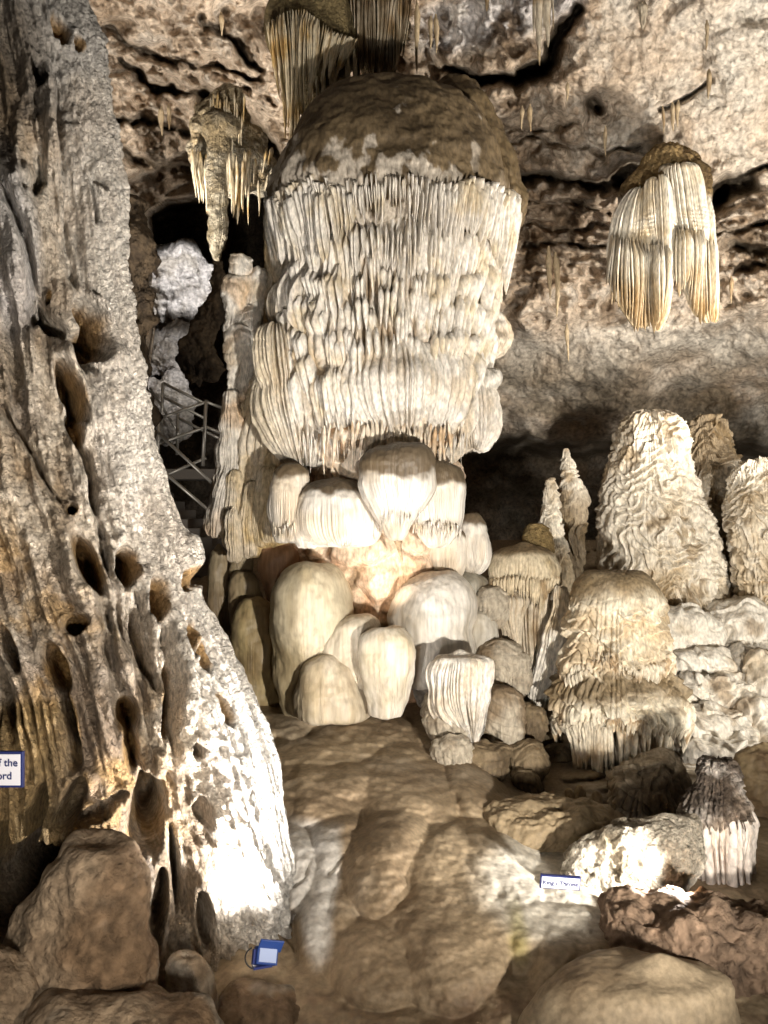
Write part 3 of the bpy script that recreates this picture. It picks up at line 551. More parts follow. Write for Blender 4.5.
def d_left(C):
    e = np.interp(C.py, py_k, ex_k); u = C.px-e      # distance in from the right edge
    jx = 5*fbm(C.P*np.array([3, 3, 2.])+3, 3); jy = 8*fbm(C.P*np.array([3, 3, 2.])+13, 3); x = C.px+jx; y = C.py+jy
    P_ = C.P
    d = 0.16*fbm(P_*np.array([1.5, 1.5, 0.45])+2, 4)
    fl = ridged(stack3(C.th*5.5+0.3*perlin(P_*0.8), P_[..., 2]*0.35, 0*C.th+2), 3); d = d + 0.10*fl - 0.05 + 0.05*ridged(stack3(C.th*16+0.6*perlin(P_*1.2), P_[..., 2]*0.8, 0*C.th+7), 3)
    st = ss(-0.2, 0.3, perlin(P_*np.array([1.2, 1.2, 0.7])+4)); hi = ss(-170, -30, u)
    p1 = popcorn(P_+0.05*fbm(P_*6, 2)[..., None], 11, 1); p2 = popcorn(P_, 24, 1)
    d = d + (0.065*p1+0.060*p2)*np.clip(0.25+0.9*st*(0.4+0.6*hi), 0, 1.1)*(1-0.5*ss(500, 800, C.py)*ss(-60, -200, u))
    d = d + 0.02*shingle(C, 14, 1, 5, 6, 3)*ss(0.0, 0.4, perlin(P_*1.4+9)) + 0.025*fbm(P_*6, 3)
    front = ss(0.1, 0.5, -np.cos(C.th)*-1)
    for (cx, cy, rx, ry, rot, dp) in pockets:
        r = ell(x, y, cx, cy, rx*1.25, ry*1.1, rot); d = d - dp*0.95*ss(1.15, 0.55, r) + 0.035*np.exp(-((r-1.25)/0.25)**2)
    for pts, wd, dp in grooves:
        dd, tt = seg_dist(x, y, pts); d = d - dp*np.exp(-(dd/wd)**2)*np.clip(np.minimum(tt, 1-tt)*6+.2, 0, 1)
    for pts, wd, dp in ridges:
        dd, tt = seg_dist(x, y, pts); d = d + dp*np.sqrt(np.clip(1-(dd/wd/1.3)**2, 0, 1))*np.clip(np.minimum(tt, 1-tt)*5+.25, 0, 1)
    yel = ss(690, 720, C.py)*(1-ss(850, 880, C.py))*(1-ss(50, 75, C.px)); d = d + yel*flutes(C, 230, 0.14, 0.8, 0.5, 0.8, 4)[0]
    d = d - 0.05
    return np.where(u > -70, d*(1-0.55*ss(-70, 0, u)) - 0.06*ss(-70, 0, u), d)
def c_left(C):
    e = np.interp(C.py, py_k, ex_k); u = C.px-e; P_ = C.P
    n = fbm(P_*1.3+1, 4); n2 = fbm(P_*3.2+8, 4)
    c = base_col(P_, (0.82, 0.70, 0.55), (0.54, 0.39, 0.24), 1.5, -0.25, 0.5, 0.2)
    # rusty and umber staining on the lower left
    low = ss(380, 640, C.py)*ss(-70, -150, u+20*n)
    c = mixc(c, (0.34, 0.235, 0.145), 0.8*low*ss(-0.3, 0.3, n)); c = mixc(c, (0.56, 0.34, 0.12), 0.6*low*ss(0.1, 0.4, n2)); c = mixc(c, (0.25, 0.19, 0.14), 0.7*ss(0.0, 0.35, fbm(P_*1.1+30, 4))*ss(300, 420, C.py)*ss(-60, -120, u))
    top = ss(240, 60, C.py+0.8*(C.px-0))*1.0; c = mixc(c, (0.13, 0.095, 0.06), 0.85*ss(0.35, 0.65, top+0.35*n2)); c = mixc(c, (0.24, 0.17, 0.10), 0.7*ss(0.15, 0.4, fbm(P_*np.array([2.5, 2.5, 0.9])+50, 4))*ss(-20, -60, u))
    c = mixc(c, (0.88, 0.83, 0.76), ss(-110, -30, u)*(0.55+0.3*ss(600, 760, C.py)))  # strong light on the right flank painted in as whiter stone
    # ochre crust in the pockets
    for (cx, cy, rx, ry, rot, dp) in pockets[:22]:
        c = mixc(c, (0.46, 0.26, 0.08), 0.9*ss(1.1, 0.75, ell(C.px, C.py, cx, cy, rx*1.3, ry*1.1, rot)))
    yel = ss(690, 720, C.py)*(1-ss(850, 880, C.py))*(1-ss(40, 90, C.px)); c = mixc(c, (0.62, 0.42, 0.18), 0.75*yel)
    c = mixc(c, (0.33, 0.24, 0.15), 0.85*ss(935, 975, C.py+0.32*(240-C.px)*ss(300, 200, C.px)+12*n)); c = mixc(c, COOL, 0.6*ss(1.2, 0.6, ell(C.px, C.py, 12, 250, 30, 100, -5)))
    return c
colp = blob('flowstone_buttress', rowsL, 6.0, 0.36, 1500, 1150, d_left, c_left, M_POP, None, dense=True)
tag(colp, 'huge pale rough flowstone buttress pitted with ochre pockets, spreading to a white toe', 'flowstone formation')
# brown boulders at its foot
def d_bld(C): return C.edge*(0.09*fbm(C.P*1.5+C.seed, 4)+0.09*(0.5-worley(C.P*2.6+0.4*fbm(C.P*2, 2)[..., None])[0])+0.012*fbm(C.P*9, 3))
def c_bld(C):
    c = base_col(C.P, (0.40, 0.30, 0.20), (0.22, 0.145, 0.085), 1.6, -0.3, 0.4); return mixc(c, (0.50, 0.45, 0.37), 0.6*ss(0.1, 0.45, fbm(C.P*2+17, 4)))
for k, (rows_, yy, lab) in enumerate([
    ([(850, 78, 122), (862, 58, 142), (885, 35, 150), (920, 12, 152), (960, 5, 150), (1000, 0, 148), (1050, -5, 150), (1100, 0, 150)], 4.75, 'big rounded brown boulder with grey patches under the hanging yellow flutes'),
    ([(950, -40, 10), (965, -60, 30), (1000, -70, 40), (1060, -60, 40)], 4.5, 'low mottled rock at the very corner beside the big brown boulder'),
    ([(960, 178, 196), (972, 170, 208), (1000, 166, 216), (1040, 160, 225)], 5.05, 'small dark hooded rock between the big brown boulder and the blue floodlight'),
    ([(985, 232, 285), (995, 215, 305), (1015, 205, 318), (1045, 200, 330)], 5.15, 'reddish brown rock mound below the blue floodlight'),
    ([(1002, 60, 130), (1012, 40, 190), (1040, 30, 220), (1080, 30, 230)], 4.45, 'broken reddish ledge along the bottom below the brown boulder')]):
    tag(blob('boulder', rows_, yy, 0.7, 420, 340, d_bld, c_bld, M_ROCK, None, seed=k*4.7, dense=True), lab, 'rock')

# ================================================================== RIGHT SIDE STALAGMITES
def d_scale(C, a=1.0):
    d1, d2 = worley((C.P+0.15*fbm(C.P*2.5, 2)[..., None])*np.array([4.5, 4.5, 7.0]))
    return C.edge*a*(0.085*shingle(C, 4.5, 1, 6, 2.6, 2.6) + 0.09*fbm(C.P*1.2, 3) + 0.05*(0.45-d1) + flutes(C, 40, 0.03, 1.4, seed=7)[0] + 0.018*shingle(C, 9, 1, 2, 4, 2.8) + 0.015*fbm(C.P*9, 2))
def c_scale(C):
    c = base_col(C.P, (0.84, 0.75, 0.61), (0.64, 0.51, 0.34), 1.5, -0.2, 0.6); c = mixc(c, (0.34, 0.23, 0.11), 0.7*ss(0.2, 0.5, fbm(C.P*2.2+21, 4)))
    return mixc(c, (0.26, 0.18, 0.09), 0.6*ss(0.07, 0.02, C.t))
stal = [('big_one', [(412, 640, 672), (418, 628, 682), (440, 616, 690), (480, 608, 699), (520, 603, 708), (560, 600, 718), (600, 602, 724), (640, 618, 726), (660, 630, 722)], 10.6, 'largest pale scaly stalagmite, blunt topped, in the group at the right', c_scale),
        ('b2', [(416, 700, 716), (424, 690, 724), (440, 682, 730), (460, 682, 736), (485, 684, 742), (520, 690, 746), (560, 700, 748), (620, 715, 750)], 11.5, 'brown-topped craggy stalagmite rising behind the largest pale one', lambda C: mixc(c_scale(C), (0.28, 0.19, 0.09), 0.8*ss(-0.2, 0.2, fbm(C.P*1.5, 3)+0.6*ss(480, 430, C.py)+0.3*ss(720, 690, C.px)))),
        ('b3', [(460, 748, 776), (468, 736, 792), (490, 731, 800), (530, 733, 806), (570, 738, 810), (610, 742, 815), (640, 748, 815)], 10.2, 'rounded pale stalagmite cut off by the frame edge', c_scale),
        ('b4', [(478, 549, 554), (490, 545, 557), (510, 542, 560), (535, 541, 564), (560, 542, 568), (595, 540, 572)], 9.9, 'slender pale spire, the shorter of the two beside the dark gap', c_scale),
        ('b5', [(449, 564, 569), (460, 562, 573), (478, 561, 576), (488, 560, 582), (500, 562, 585), (530, 564, 583), (590, 563, 584)], 10.6, 'slender brown spire, the taller of the two beside the dark gap', lambda C: mixc(c_scale(C), (0.30, 0.21, 0.11), 0.75*ss(480, 510, C.py)))]
for k, (_, rows_, yy, lab, cc) in enumerate(stal):
    big = k < 3
    tag(blob('stalagmite', rows_, yy, 0.85, 700 if big else 220, 560 if big else 300, (d_scale if big else (lambda C: 0.55*d_scale(C))), cc, M_CALC, None, seed=k, dense=True), lab, 'stalagmite', 'tall stalagmites at the right')
# brown-capped two-tier stalagmite
cs = empty('stalagmite', Wp(620, 790, 8.4), 'stout brown-capped stalagmite with two shaggy hanging skirts', 'stalagmite')
def d_cs(C):
    t2 = shingle(C, 7, 1, 3, 3, 1.6)
    return C.edge*(0.05*t2*ss(590, 620, C.py)+0.10*shingle(C, 2.9, 1, 11, 2, 1.0)*ss(600, 625, C.py)+0.08*fbm(C.P*1.5, 3)+flutes(C, 54, 0.045, 1, 0.5, 0.6, 5)[0]*ss(580, 640, C.py)+0.012*popcorn(C.P, 20, 1))
def c_cs(C):
    n = fbm(C.P*3, 4); c = base_col(C.P, (0.92, 0.82, 0.64), (0.74, 0.58, 0.38), 2)
    br = np.maximum(ss(606, 586, C.py+10*n-0.12*np.abs(C.px-612)), ss(668, 680, C.py+8*n)*ss(712, 694, C.py+12*n)); br = np.maximum(br, ss(0.35, 0.6, n)*0.7)
    br = np.maximum(br, 0.8*ss(655, 668, C.px)*ss(700, 600, C.py))
    return mixc(c, (0.22, 0.15, 0.07), 0.88*br)
blob('upper_tier', [(573, 602, 634), (578, 590, 648), (590, 577, 660), (610, 569, 665), (640, 565, 668), (665, 562, 672), (680, 566, 670), (690, 575, 660)], 8.4, 0.85, 520, 360, d_cs, c_cs, M_CALC, cs, dense=True)
blob('lower_tier', [(660, 575, 662), (674, 561, 674), (690, 554, 682), (704, 551, 687), (712, 555, 685), (716, 572, 670)], 8.4, 0.88, 520, 220, d_cs, c_cs, M_CALC, cs, dense=True)
blob('core', [(685, 584, 655), (715, 588, 652), (755, 596, 648), (785, 602, 646)], 8.45, 0.8, 360, 200, lambda C: C.edge*(flutes(C, 40, 0.10, 1, 0.5, 0.5, 3)[0]+0.1*fbm(C.P*2, 3)), lambda C: base_col(C.P, (0.76, 0.66, 0.52), (0.36, 0.24, 0.14), 2.4, 0, .5), M_CALC, cs, dense=True)
ct = [(640, 565, 668), (680, 558, 674), (700, 557, 681), (724, 556, 686)]
def c_shag(V): return base_col(V, (0.80, 0.70, 0.54), (0.50, 0.35, 0.2), 4)
blades('skirt', fringe(ct, 8.4, 0.86, lambda t: 664+6*math.sin(t*4), 150, 0.10, 0.012, 0.05, -2, 2, 6, 0.0, .05, seed=41), M_CALC, cs, c_shag, 8, 6)
blades('skirt', fringe(ct, 8.4, 0.88, lambda t: 719+4*math.sin(t*5), 150, 0.17, 0.014, 0.06, -2, 2, 4, 0.02, .1, seed=43) + fringe(ct, 8.4, 0.7, lambda t: 724, 40, 0.5, 0.035, 0.05, -1.2, 1.2, 4, -0.1, .05, seed=44, skip=.2), M_CALC, cs, c_shag, 10, 6)
# mushroom cap and its pillar and drape
ms = empty('stalagmite', Wp(525, 720, 9.0), 'mushroom-shaped tan stalagmite with a fringed cap on a ribbed pillar', 'stalagmite')
blob('cap', [(544, 512, 536), (548, 500, 548), (556, 492, 555), (570, 489, 558), (580, 490, 557), (588, 496, 553)], 9.0, 0.85, 340, 160, lambda C: C.edge*(flutes(C, 60, 0.03, .6, seed=2)[0]*ss(.3, .6, C.t)+0.05*fbm(C.P*2, 3)),
     lambda C: mixc(base_col(C.P, (0.66, 0.55, 0.38), (0.48, 0.36, 0.2), 2), (0.25, 0.17, 0.08), 0.8*ss(556, 550, C.py)), M_CALC, ms, dense=True)
blades('fringe', fringe([(570, 489, 558), (590, 489, 558)], 9.0, .85, 578, 80, 0.20, 0.018, 0.05, -2, 2, 3, 0, .05, seed=51), M_CALC, ms, lambda V: base_col(V, (0.68, 0.56, 0.38), (0.40, 0.28, 0.15), 4), 8, 6)
blob('knob', [(524, 530, 540), (530, 524, 548), (545, 522, 552), (555, 526, 550)], 9.2, .9, 120, 90, d_lump, lambda C: base_col(C.P, (0.42, 0.29, 0.12), (0.25, 0.16, 0.06), 2), M_POP, ms)
def c_pil(C): return mixc(base_col(C.P, (0.66, 0.56, 0.42), (0.44, 0.33, 0.2), 2, streak=.4), (0.30, 0.19, 0.09), 0.7*ss(-0.0, -0.05, C.d))
blob('pillar', [(582, 505, 545), (600, 504, 548), (640, 508, 548), (680, 514, 548), (720, 520, 548)], 9.05, 0.8, 360, 260, lambda C: C.edge*(flutes(C, 34, 0.07, 1, .5, .3, 3)[0]+0.07*fbm(C.P*2, 3)), c_pil, M_CALC, ms, dense=True)
blob('pillar', [(590, 500, 520), (600, 492, 528), (615, 494, 524), (640, 506, 520), (680, 508, 520)], 8.85, 0.8, 200, 160, lambda C: C.edge*(flutes(C, 24, 0.05, 1, .5, .3, 4)[0]+0.07*fbm(C.P*2, 3)), c_pil, M_CALC, ms)
blob('drape', [(588, 556, 566), (605, 552, 570), (640, 544, 566), (670, 536, 558), (695, 532, 548), (706, 534, 544)], 8.8, 0.8, 240, 260, lambda C: C.edge*(flutes(C, 26, 0.06, 1.0, .5, .8, 9)[0]+0.05*fbm(C.P*3, 3)), lambda C: base_col(C.P, (0.84, 0.77, 0.66), (0.62, 0.50, 0.34), 2, streak=.4), M_CALC, ms)
# dark draped lump under the capped stalagmite
tag(blob('flowstone_lump', [(762, 640, 672), (768, 622, 684), (785, 610, 690), (805, 606, 688), (820, 615, 670), (828, 625, 655)], 7.6, 0.8, 420, 260, lambda C: C.edge*(ss(.3, .6, C.t)*flutes(C, 30, 0.07, 1, .5, .6, 5)[0]+0.14*fbm(C.P*2, 4)+0.04*shingle(C, 8, 1, 3, 3, 2.5)),
    lambda C: mixc(base_col(C.P, (0.62, 0.52, 0.38), (0.34, 0.25, 0.15), 2), (0.13, 0.09, 0.05), 0.8*ss(0, .3, fbm(C.P*2.5+5, 3)+0.4*ss(650, 675, C.px))), M_CALC, None, dense=True), 'dark draped flowstone lump at the foot of the brown-capped stalagmite', 'flowstone formation')
for k, (rows_, lab) in enumerate([([(786, 577, 582), (792, 574, 586), (805, 573, 588)], 'tiny rounded stalagmite, tallest of the small trio'), ([(790, 567, 571), (796, 565, 574), (806, 564, 575)], 'tiny brown stalagmite left of the tallest of the trio'), ([(793, 593, 599), (798, 591, 602), (808, 590, 603)], 'tiny stalagmite right of the tallest of the trio')]):
    tag(blob('stalagmite', rows_, 7.5, 0.9, 60, 50, lambda C: 0.02*fbm(C.P*8, 2), lambda C: base_col(C.P, (0.45, 0.34, 0.2), (0.25, 0.17, 0.09), 4), M_CALC, None), lab, 'stalagmite', 'tiny stalagmites in the hollow')
# small fluted column near the front right
sc = empty('stalagmite', Wp(718, 900, 6.4), 'waisted pinkish white stalagmite with dark shaggy top and fluted trunk beside the hidden light', 'stalagmite')
blob('shaggy_top', [(762, 702, 732), (770, 697, 738), (785, 697, 740), (797, 689, 744), (806, 684, 748), (818, 682, 749), (828, 690, 744)], 6.4, 0.9, 420, 280, lambda C: C.edge*(0.03*shingle(C, 12, 1, 4, 5, 2.0)+0.03*fbm(C.P*3, 4)+flutes(C, 34, 0.03, 1, seed=3)[0]),
     lambda C: mixc(base_col(C.P, (0.80, 0.70, 0.60), (0.5, 0.38, 0.28), 2), (0.12, 0.08, 0.05), 0.9*np.clip(ss(-0.35, 0.1, fbm(C.P*3.5, 4)+0.5*ss(812, 780, C.py)-0.3), 0, 1)), M_POP, sc, dense=True)
blob('fluted_trunk', [(815, 688, 746), (830, 684, 750), (860, 688, 749), (880, 692, 748), (900, 694, 750), (912, 696, 748)], 6.4, 0.9, 520, 300, lambda C: C.edge*(flutes(C, 26, 0.075, 0.5, 0.6, 0.3, 2)[0]+0.03*fbm(C.P*3, 3)+0.01*shingle(C, 7, 1, 2)),
     lambda C: mixc(base_col(C.P, (0.84, 0.73, 0.63), (0.70, 0.56, 0.44), 3), (0.35, 0.2, 0.12), 0.5*ss(-0.01, -0.04, C.d)), M_CALC, sc, dense=True)
blades('icicle_fringe', fringe([(800, 684, 748), (840, 682, 750)], 6.4, .9, 826, 46, 0.26, 0.020, 0.04, -2, 2, 4, 0, .06, seed=61), M_CALC, sc, lambda V: base_col(V, (0.86, 0.76, 0.66), (0.7, 0.55, 0.42), 4), 10, 6)
# bright ledge of flowstone lit by the hidden lamp, and its neighbours
def d_led(C): return C.edge*(0.10*fbm(C.P*1.7+C.seed, 4)+0.03*fbm(C.P*8, 3)+0.015*popcorn(C.P, 16, 1))
for rows_, yy, kk, a_, b_, lab, mt in [
    ([(818, 640, 690), (826, 600, 700), (842, 575, 704), (860, 564, 702), (885, 560, 690), (905, 560, 670), (925, 566, 640)], 6.05, 0.5, (0.66, 0.57, 0.44), (0.42, 0.33, 0.21), 'rounded flowstone ledge glaring white beside the name sign', M_POP),
    ([(806, 500, 560), (812, 490, 612), (824, 484, 620), (838, 490, 610), (850, 510, 590)], 6.7, 0.6, (0.36, 0.27, 0.16), (0.26, 0.18, 0.1), 'flat brown boulder behind the bright ledge', M_WET),
    ([(900, 625, 700), (905, 608, 780), (920, 604, 830), (950, 606, 840), (975, 640, 850), (1000, 690, 850)], 5.35, 0.6, (0.30, 0.20, 0.13), (0.15, 0.10, 0.065), 'rough dark brown rubbly rock shelf', M_ROCK),
    ([(962, 620, 700), (966, 585, 724), (978, 552, 738), (1000, 530, 742), (1040, 510, 744), (1090, 500, 744)], 4.75, 0.6, (0.34, 0.26, 0.165), (0.24, 0.17, 0.10), 'broad smooth tan boulder below the rubbly shelf', M_WET),
    ([(880, 745, 775), (886, 738, 800), (900, 740, 800), (910, 745, 790)], 6.6, 0.8, (0.55, 0.42, 0.30), (0.3, 0.2, 0.12), 'pinkish lump behind the waisted stalagmite', M_ROCK),
    ([(755, 750, 790), (770, 740, 820), (810, 742, 830), (850, 750, 830)], 7.6, 0.7, (0.30, 0.22, 0.12), (0.2, 0.13, 0.07), 'dim brown slope rock right of the waisted stalagmite', M_WET)]:
    rub = mt is M_ROCK and yy < 6; smo = yy == 4.75
    tag(blob('boulder', rows_, yy, kk, 520, 320, (lambda C: C.edge*(0.12*fbm(C.P*2, 5)+0.10*(0.5-worley(C.P*5)[0])+0.06*(0.5-worley(C.P*12)[0]))) if rub else (lambda C: C.edge*(0.07*fbm(C.P*1.0+2, 3)+0.008*fbm(C.P*8, 3))) if smo else d_led, lambda C, a_=a_, b_=b_: base_col(C.P, a_, b_, 1.8), mt, None, seed=yy, dense=True), lab, 'rock')
# piled pale terraces between the tall stalagmites and the front
ter = [([(612, 640, 700), (620, 620, 722), (640, 612, 726), (655, 625, 712)], 10.0), ([(640, 690, 730), (650, 672, 768), (668, 668, 775), (682, 680, 760)], 9.8), ([(605, 722, 755), (615, 712, 775), (640, 712, 782), (655, 720, 775)], 9.9),
       ([(650, 672, 705), (656, 664, 722), (664, 662, 726), (670, 670, 716)], 9.5), ([(668, 690, 740), (675, 672, 765), (690, 670, 770), (700, 680, 760)], 9.4), ([(680, 672, 700), (686, 664, 718), (698, 664, 722), (706, 672, 712)], 9.2),
       ([(704, 690, 728), (712, 674, 745), (730, 668, 752), (745, 676, 740)], 8.9), ([(738, 700, 745), (746, 686, 760), (756, 688, 764), (764, 700, 750)], 8.6), ([(700, 745, 775), (710, 738, 790), (730, 738, 795), (745, 745, 785)], 9.0),
       ([(655, 750, 780), (665, 745, 795), (690, 745, 798), (702, 752, 790)], 9.3)]
terl = ['pale block at the foot of the largest stalagmite', 'wide pale slab below the brown-topped stalagmite', 'cracked white block beside the frame-edge stalagmite', 'thin pale plate beside the capped stalagmite', 'stepped cream terrace in mid slope', 'narrow cream step beside the capped stalagmite', 'bulging white terrace with drip marks', 'lowest pale terrace above the waisted stalagmite', 'brown block beside the bulging white terrace', 'shaded block under the frame-edge stalagmite']
for k, (rows_, yy) in enumerate(ter):
    tag(blob('flowstone_terrace', rows_, yy, 0.8, 260, 160, lambda C: C.edge*(0.14*fbm(C.P*1.8+C.seed, 4)+0.05*shingle(C, 6, 1, 3, 2, 2)), (lambda C: mixc(base_col(C.P, (0.80, 0.73, 0.62), (0.56, 0.46, 0.33), 1.8), (0.3, 0.21, 0.12), 0.7*ss(0.15, 0.45, fbm(C.P*2+3, 3)))), M_CALC, None, seed=k*7.7), terl[k], 'flowstone formation', 'pale terraces below the tall stalagmites')

# ================================================================== HANGING FORMATIONS
rr = random.Random(11)
# broad draperies at the right
dr = empty('drapery', Wp(660, 165, 10.3), 'broad white fluted drapery cluster hanging from a brown arched root', 'drapery')
blob('root', [(150, 655, 690), (160, 640, 700), (172, 632, 706), (190, 622, 708), (205, 622, 706), (220, 640, 700)], 10.4, 0.7, 220, 160, lambda C: C.edge*(0.08*fbm(C.P*2.5, 4)+flutes(C, 30, .03, 1)[0]), lambda C: mixc(base_col(C.P, (0.42, 0.28, 0.12), (0.22, 0.14, 0.06), 2), WHITE, 0.7*ss(190, 205, C.py)), M_POP, dr)
def c_drap(V):
    c = base_col(V, (0.88, 0.80, 0.66), (0.74, 0.60, 0.40), 2.5, -0.1, .6); z = V[:, 2]
    py_ = 512-(z-CZ)/V[:, 1]*F; return mixc(c, (0.66, 0.42, 0.14), 0.55*ss(270, 320, py_+20*perlin(V*3)))
def sheet(xa, xb, ytop, ybot, Y, n, wdt, dpt, seed, sway=0):
    r_ = random.Random(seed); it = []
    for q in range(n):
        f = (q+.5)/n; x = xa+(xb-xa)*f; yt = ytop(f); yb = ybot(f)+r_.uniform(-4, 4); Yq = Y-0.16*math.sin(math.pi*f)+r_.uniform(-.03, .03)
        X, Yy, Z = Wp(x, yt, Yq); it.append((X, Yy, Z, (yb-yt)/F*Yq, wdt*r_.uniform(.8, 1.3), dpt*r_.uniform(.7, 1.2), r_.uniform(-.3, .3), sway*(0.5-f), 0, .45))
    return it
def d_sh(n, sd): return lambda C: C.edge*(flutes(C, n, 0.085, 1.0, 0.55, 0.12, sd)[0] + 0.03*flutes(C, n*3, 1, 1.2, 0.6, 0.15, sd+4)[0] + 0.03*fbm(C.P*2, 2) + 0.010*shingle(C, 22, 1, sd, 3, 1)*ss(0, .3, perlin(C.P*2)))
def c_drap2(C): return c_drap(C.P.reshape(-1, 3)).reshape(C.P.shape)
for rows_, yy, kk, n_, sd in [([(190, 634, 648), (200, 624, 652), (225, 614, 654), (255, 609, 655), (280, 611, 653), (300, 619, 650), (315, 628, 648), (326, 636, 645)], 10.05, 0.5, 26, 1),
                              ([(182, 648, 668), (195, 645, 672), (225, 648, 672), (255, 652, 671), (285, 650, 670), (305, 651, 668), (322, 653, 662), (330, 655, 659)], 9.95, 0.6, 18, 2),
                              ([(170, 664, 694), (185, 664, 700), (215, 667, 703), (245, 672, 706), (270, 680, 708), (290, 688, 708), (305, 694, 707), (316, 698, 704)], 10.1, 0.45, 26, 3),
                              ([(200, 698, 706), (225, 699, 711), (260, 701, 715), (290, 702, 716), (308, 703, 716), (318, 707, 714)], 10.2, 0.6, 16, 4)]:
    blob('sheet', rows_, yy, kk, 360, 300, d_sh(n_, sd), c_drap2, M_CALC, dr, dense=True)
for it_ in [sheet(610, 650, lambda f: 235+10*f, lambda f: 285+46*math.sin(min(f*1.3, 1)*1.57), 9.95, 14, 0.014, 0.16, 1, -0.10), sheet(650, 668, lambda f: 245, lambda f: 332-26*f, 9.85, 7, 0.014, 0.14, 2, 0.05),
            sheet(672, 704, lambda f: 230, lambda f: 275+44*f+10*math.sin(f*9), 10.0, 12, 0.013, 0.12, 3, 0.0), sheet(700, 715, lambda f: 240, lambda f: 322-5*f, 10.12, 6, 0.013, 0.12, 4, -0.03)]:
    blades('blade', it_, M_CALC, dr, c_drap, 20, 10)

# left ceiling drapery above the cap
def boss(name_rows, Y, col, parent, seed=0): return blob('root', name_rows, Y, 0.7, 320, 260, lambda C: C.edge*(0.07*fbm(C.P*2, 4)+flutes(C, 50, .03, 1)[0]*ss(10, 40, C.py)), col, M_POP, parent, seed=seed)
dl = empty('drapery', Wp(310, -60, 9.6), 'brown-domed curtain of thin pale blades hanging above the left shoulder of the cap', 'drapery')
dust = lambda C: base_col(C.P, (0.27, 0.20, 0.09), (0.17, 0.12, 0.055), 2)
boss([(-160, 300, 350), (-60, 290, 350), (-10, 280, 345), (5, 270, 350), (20, 266, 354), (40, 268, 358), (60, 275, 356), (85, 282, 340), (110, 285, 315)], 9.7, dust, dl)
it = []
for q in range(38):
    f = (q+rr.uniform(-.3, .3))/38; x = 266+94*f; yt = 24-14*math.sin(math.pi*min(1, f*1.4))+26*max(0, f-.4); Yq = 9.45-0.28*math.sin(math.pi*f)
    yb = 60+75*math.exp(-((f-.30)/.17)**2)+rr.uniform(-10, 16)+(20 if rr.random() < .3 else 0)
    X, Yy, Z = Wp(x, yt, Yq); it.append((X, Yy, Z, (yb-yt)/F*Yq, 0.009*rr.uniform(.7, 1.5), 0.13*rr.uniform(.5, 1.2), rr.uniform(-.5, .5), 0.25*(0.32-f), .05, rr.uniform(.4, .8)))
c_bl = lambda V: mixc(base_col(V, (0.80, 0.68, 0.48), (0.60, 0.40, 0.16), 4), (0.40, 0.24, 0.08), 0.5*ss(0.2, .5, perlin(V*2.2)))
blades('blade_curtain', it, M_CALC, dl, c_bl, 16, 8)
blades('blade_curtain', [(*Wp(292+rr.uniform(-9, 9), 80+rr.uniform(-8, 8), 9.6), rr.uniform(.4, .65), 0.02, 0.06, 0, 0, 0, .4) for _ in range(12)], M_CALC, dl, lambda V: base_col(V, (0.45, 0.32, 0.16), (0.28, 0.18, 0.08), 4), 12, 8)
blades('blade_curtain', [(*Wp(330+rr.uniform(-22, 26), 50+rr.uniform(-12, 14), 9.5), rr.uniform(.3, .7), 0.018, 0.06, rr.uniform(-.5, .5), 0, 0, .5) for _ in range(20)], M_CALC, dl, c_bl, 12, 8)
d2_ = empty('drapery', Wp(390, -60, 9.9), 'dark brown ribbed curtain hanging behind the top of the cap', 'drapery')
boss([(-160, 350, 410), (-60, 345, 412), (-10, 345, 414), (20, 350, 410), (50, 356, 400), (75, 362, 390)], 10.0, lambda C: base_col(C.P, (0.20, 0.14, 0.07), (0.12, 0.08, 0.04), 2), d2_)
it = []
for q in range(46):
    f = (q+rr.uniform(-.3, .3))/46; x = 352+60*f; Yq = 9.75-0.2*math.sin(math.pi*f); yt = -20+rr.uniform(-10, 20); yb = 84-10*f-18*max(0, f-.7)*3+rr.uniform(-14, 4); X, Yy, Z = Wp(x, yt, Yq)
    it.append((X, Yy, Z, (yb-yt)/F*Yq, 0.011*rr.uniform(.7, 1.4), 0.12, rr.uniform(-.4, .4), 0.10*(0.2-f), 0, rr.uniform(.3, .6)))
blades('blade_curtain', it, M_CALC, d2_, lambda V: mixc(base_col(V, (0.62, 0.52, 0.38), (0.30, 0.20, 0.10), 4, -.3, .3), BROWN, 0.6*ss(0.0, .3, perlin(V*np.array([9, 9, 1])))), 16, 8)
# big left stalactite cluster
cl = empty('stalactite', Wp(218, 140, 9.6), 'big mottled grey stalactite pointing down over the dark passage', 'stalactite')
blob('shaft', [(118, 205, 235), (130, 200, 240), (142, 206, 232), (160, 208, 228), (190, 208, 227), (215, 208, 227), (235, 209, 226), (250, 212, 222), (260, 215, 219)], 9.6, 0.9, 200, 260, lambda C: 0.02*fbm(C.P*9, 4)+0.04*fbm(C.P*2.5, 3)+C.edge*flutes(C, 14, .02, .8)[0],
     lambda C: mixc(base_col(C.P, (0.52, 0.45, 0.33), (0.30, 0.24, 0.15), 5, -.3, .3), (0.24, 0.17, 0.08), .6*ss(170, 140, C.py)), M_POP, cl)
cb = empty('drapery', Wp(235, 150, 9.8), 'honey and white icicle cluster behind the big mottled stalactite', 'drapery')
blob('root', [(85, 218, 236), (100, 206, 246), (125, 196, 256), (145, 192, 268), (165, 190, 280), (182, 200, 276), (190, 225, 262)], 9.95, 0.6, 320, 220, lambda C: C.edge*(0.10*fbm(C.P*3, 4)+0.06*(0.5-worley(C.P*6)[0])), lambda C: mixc(base_col(C.P, (0.84, 0.74, 0.56), (0.60, 0.45, 0.26), 3), (0.36, 0.25, 0.11), .7*ss(135, 115, C.py)), M_POP, cb)
it = []
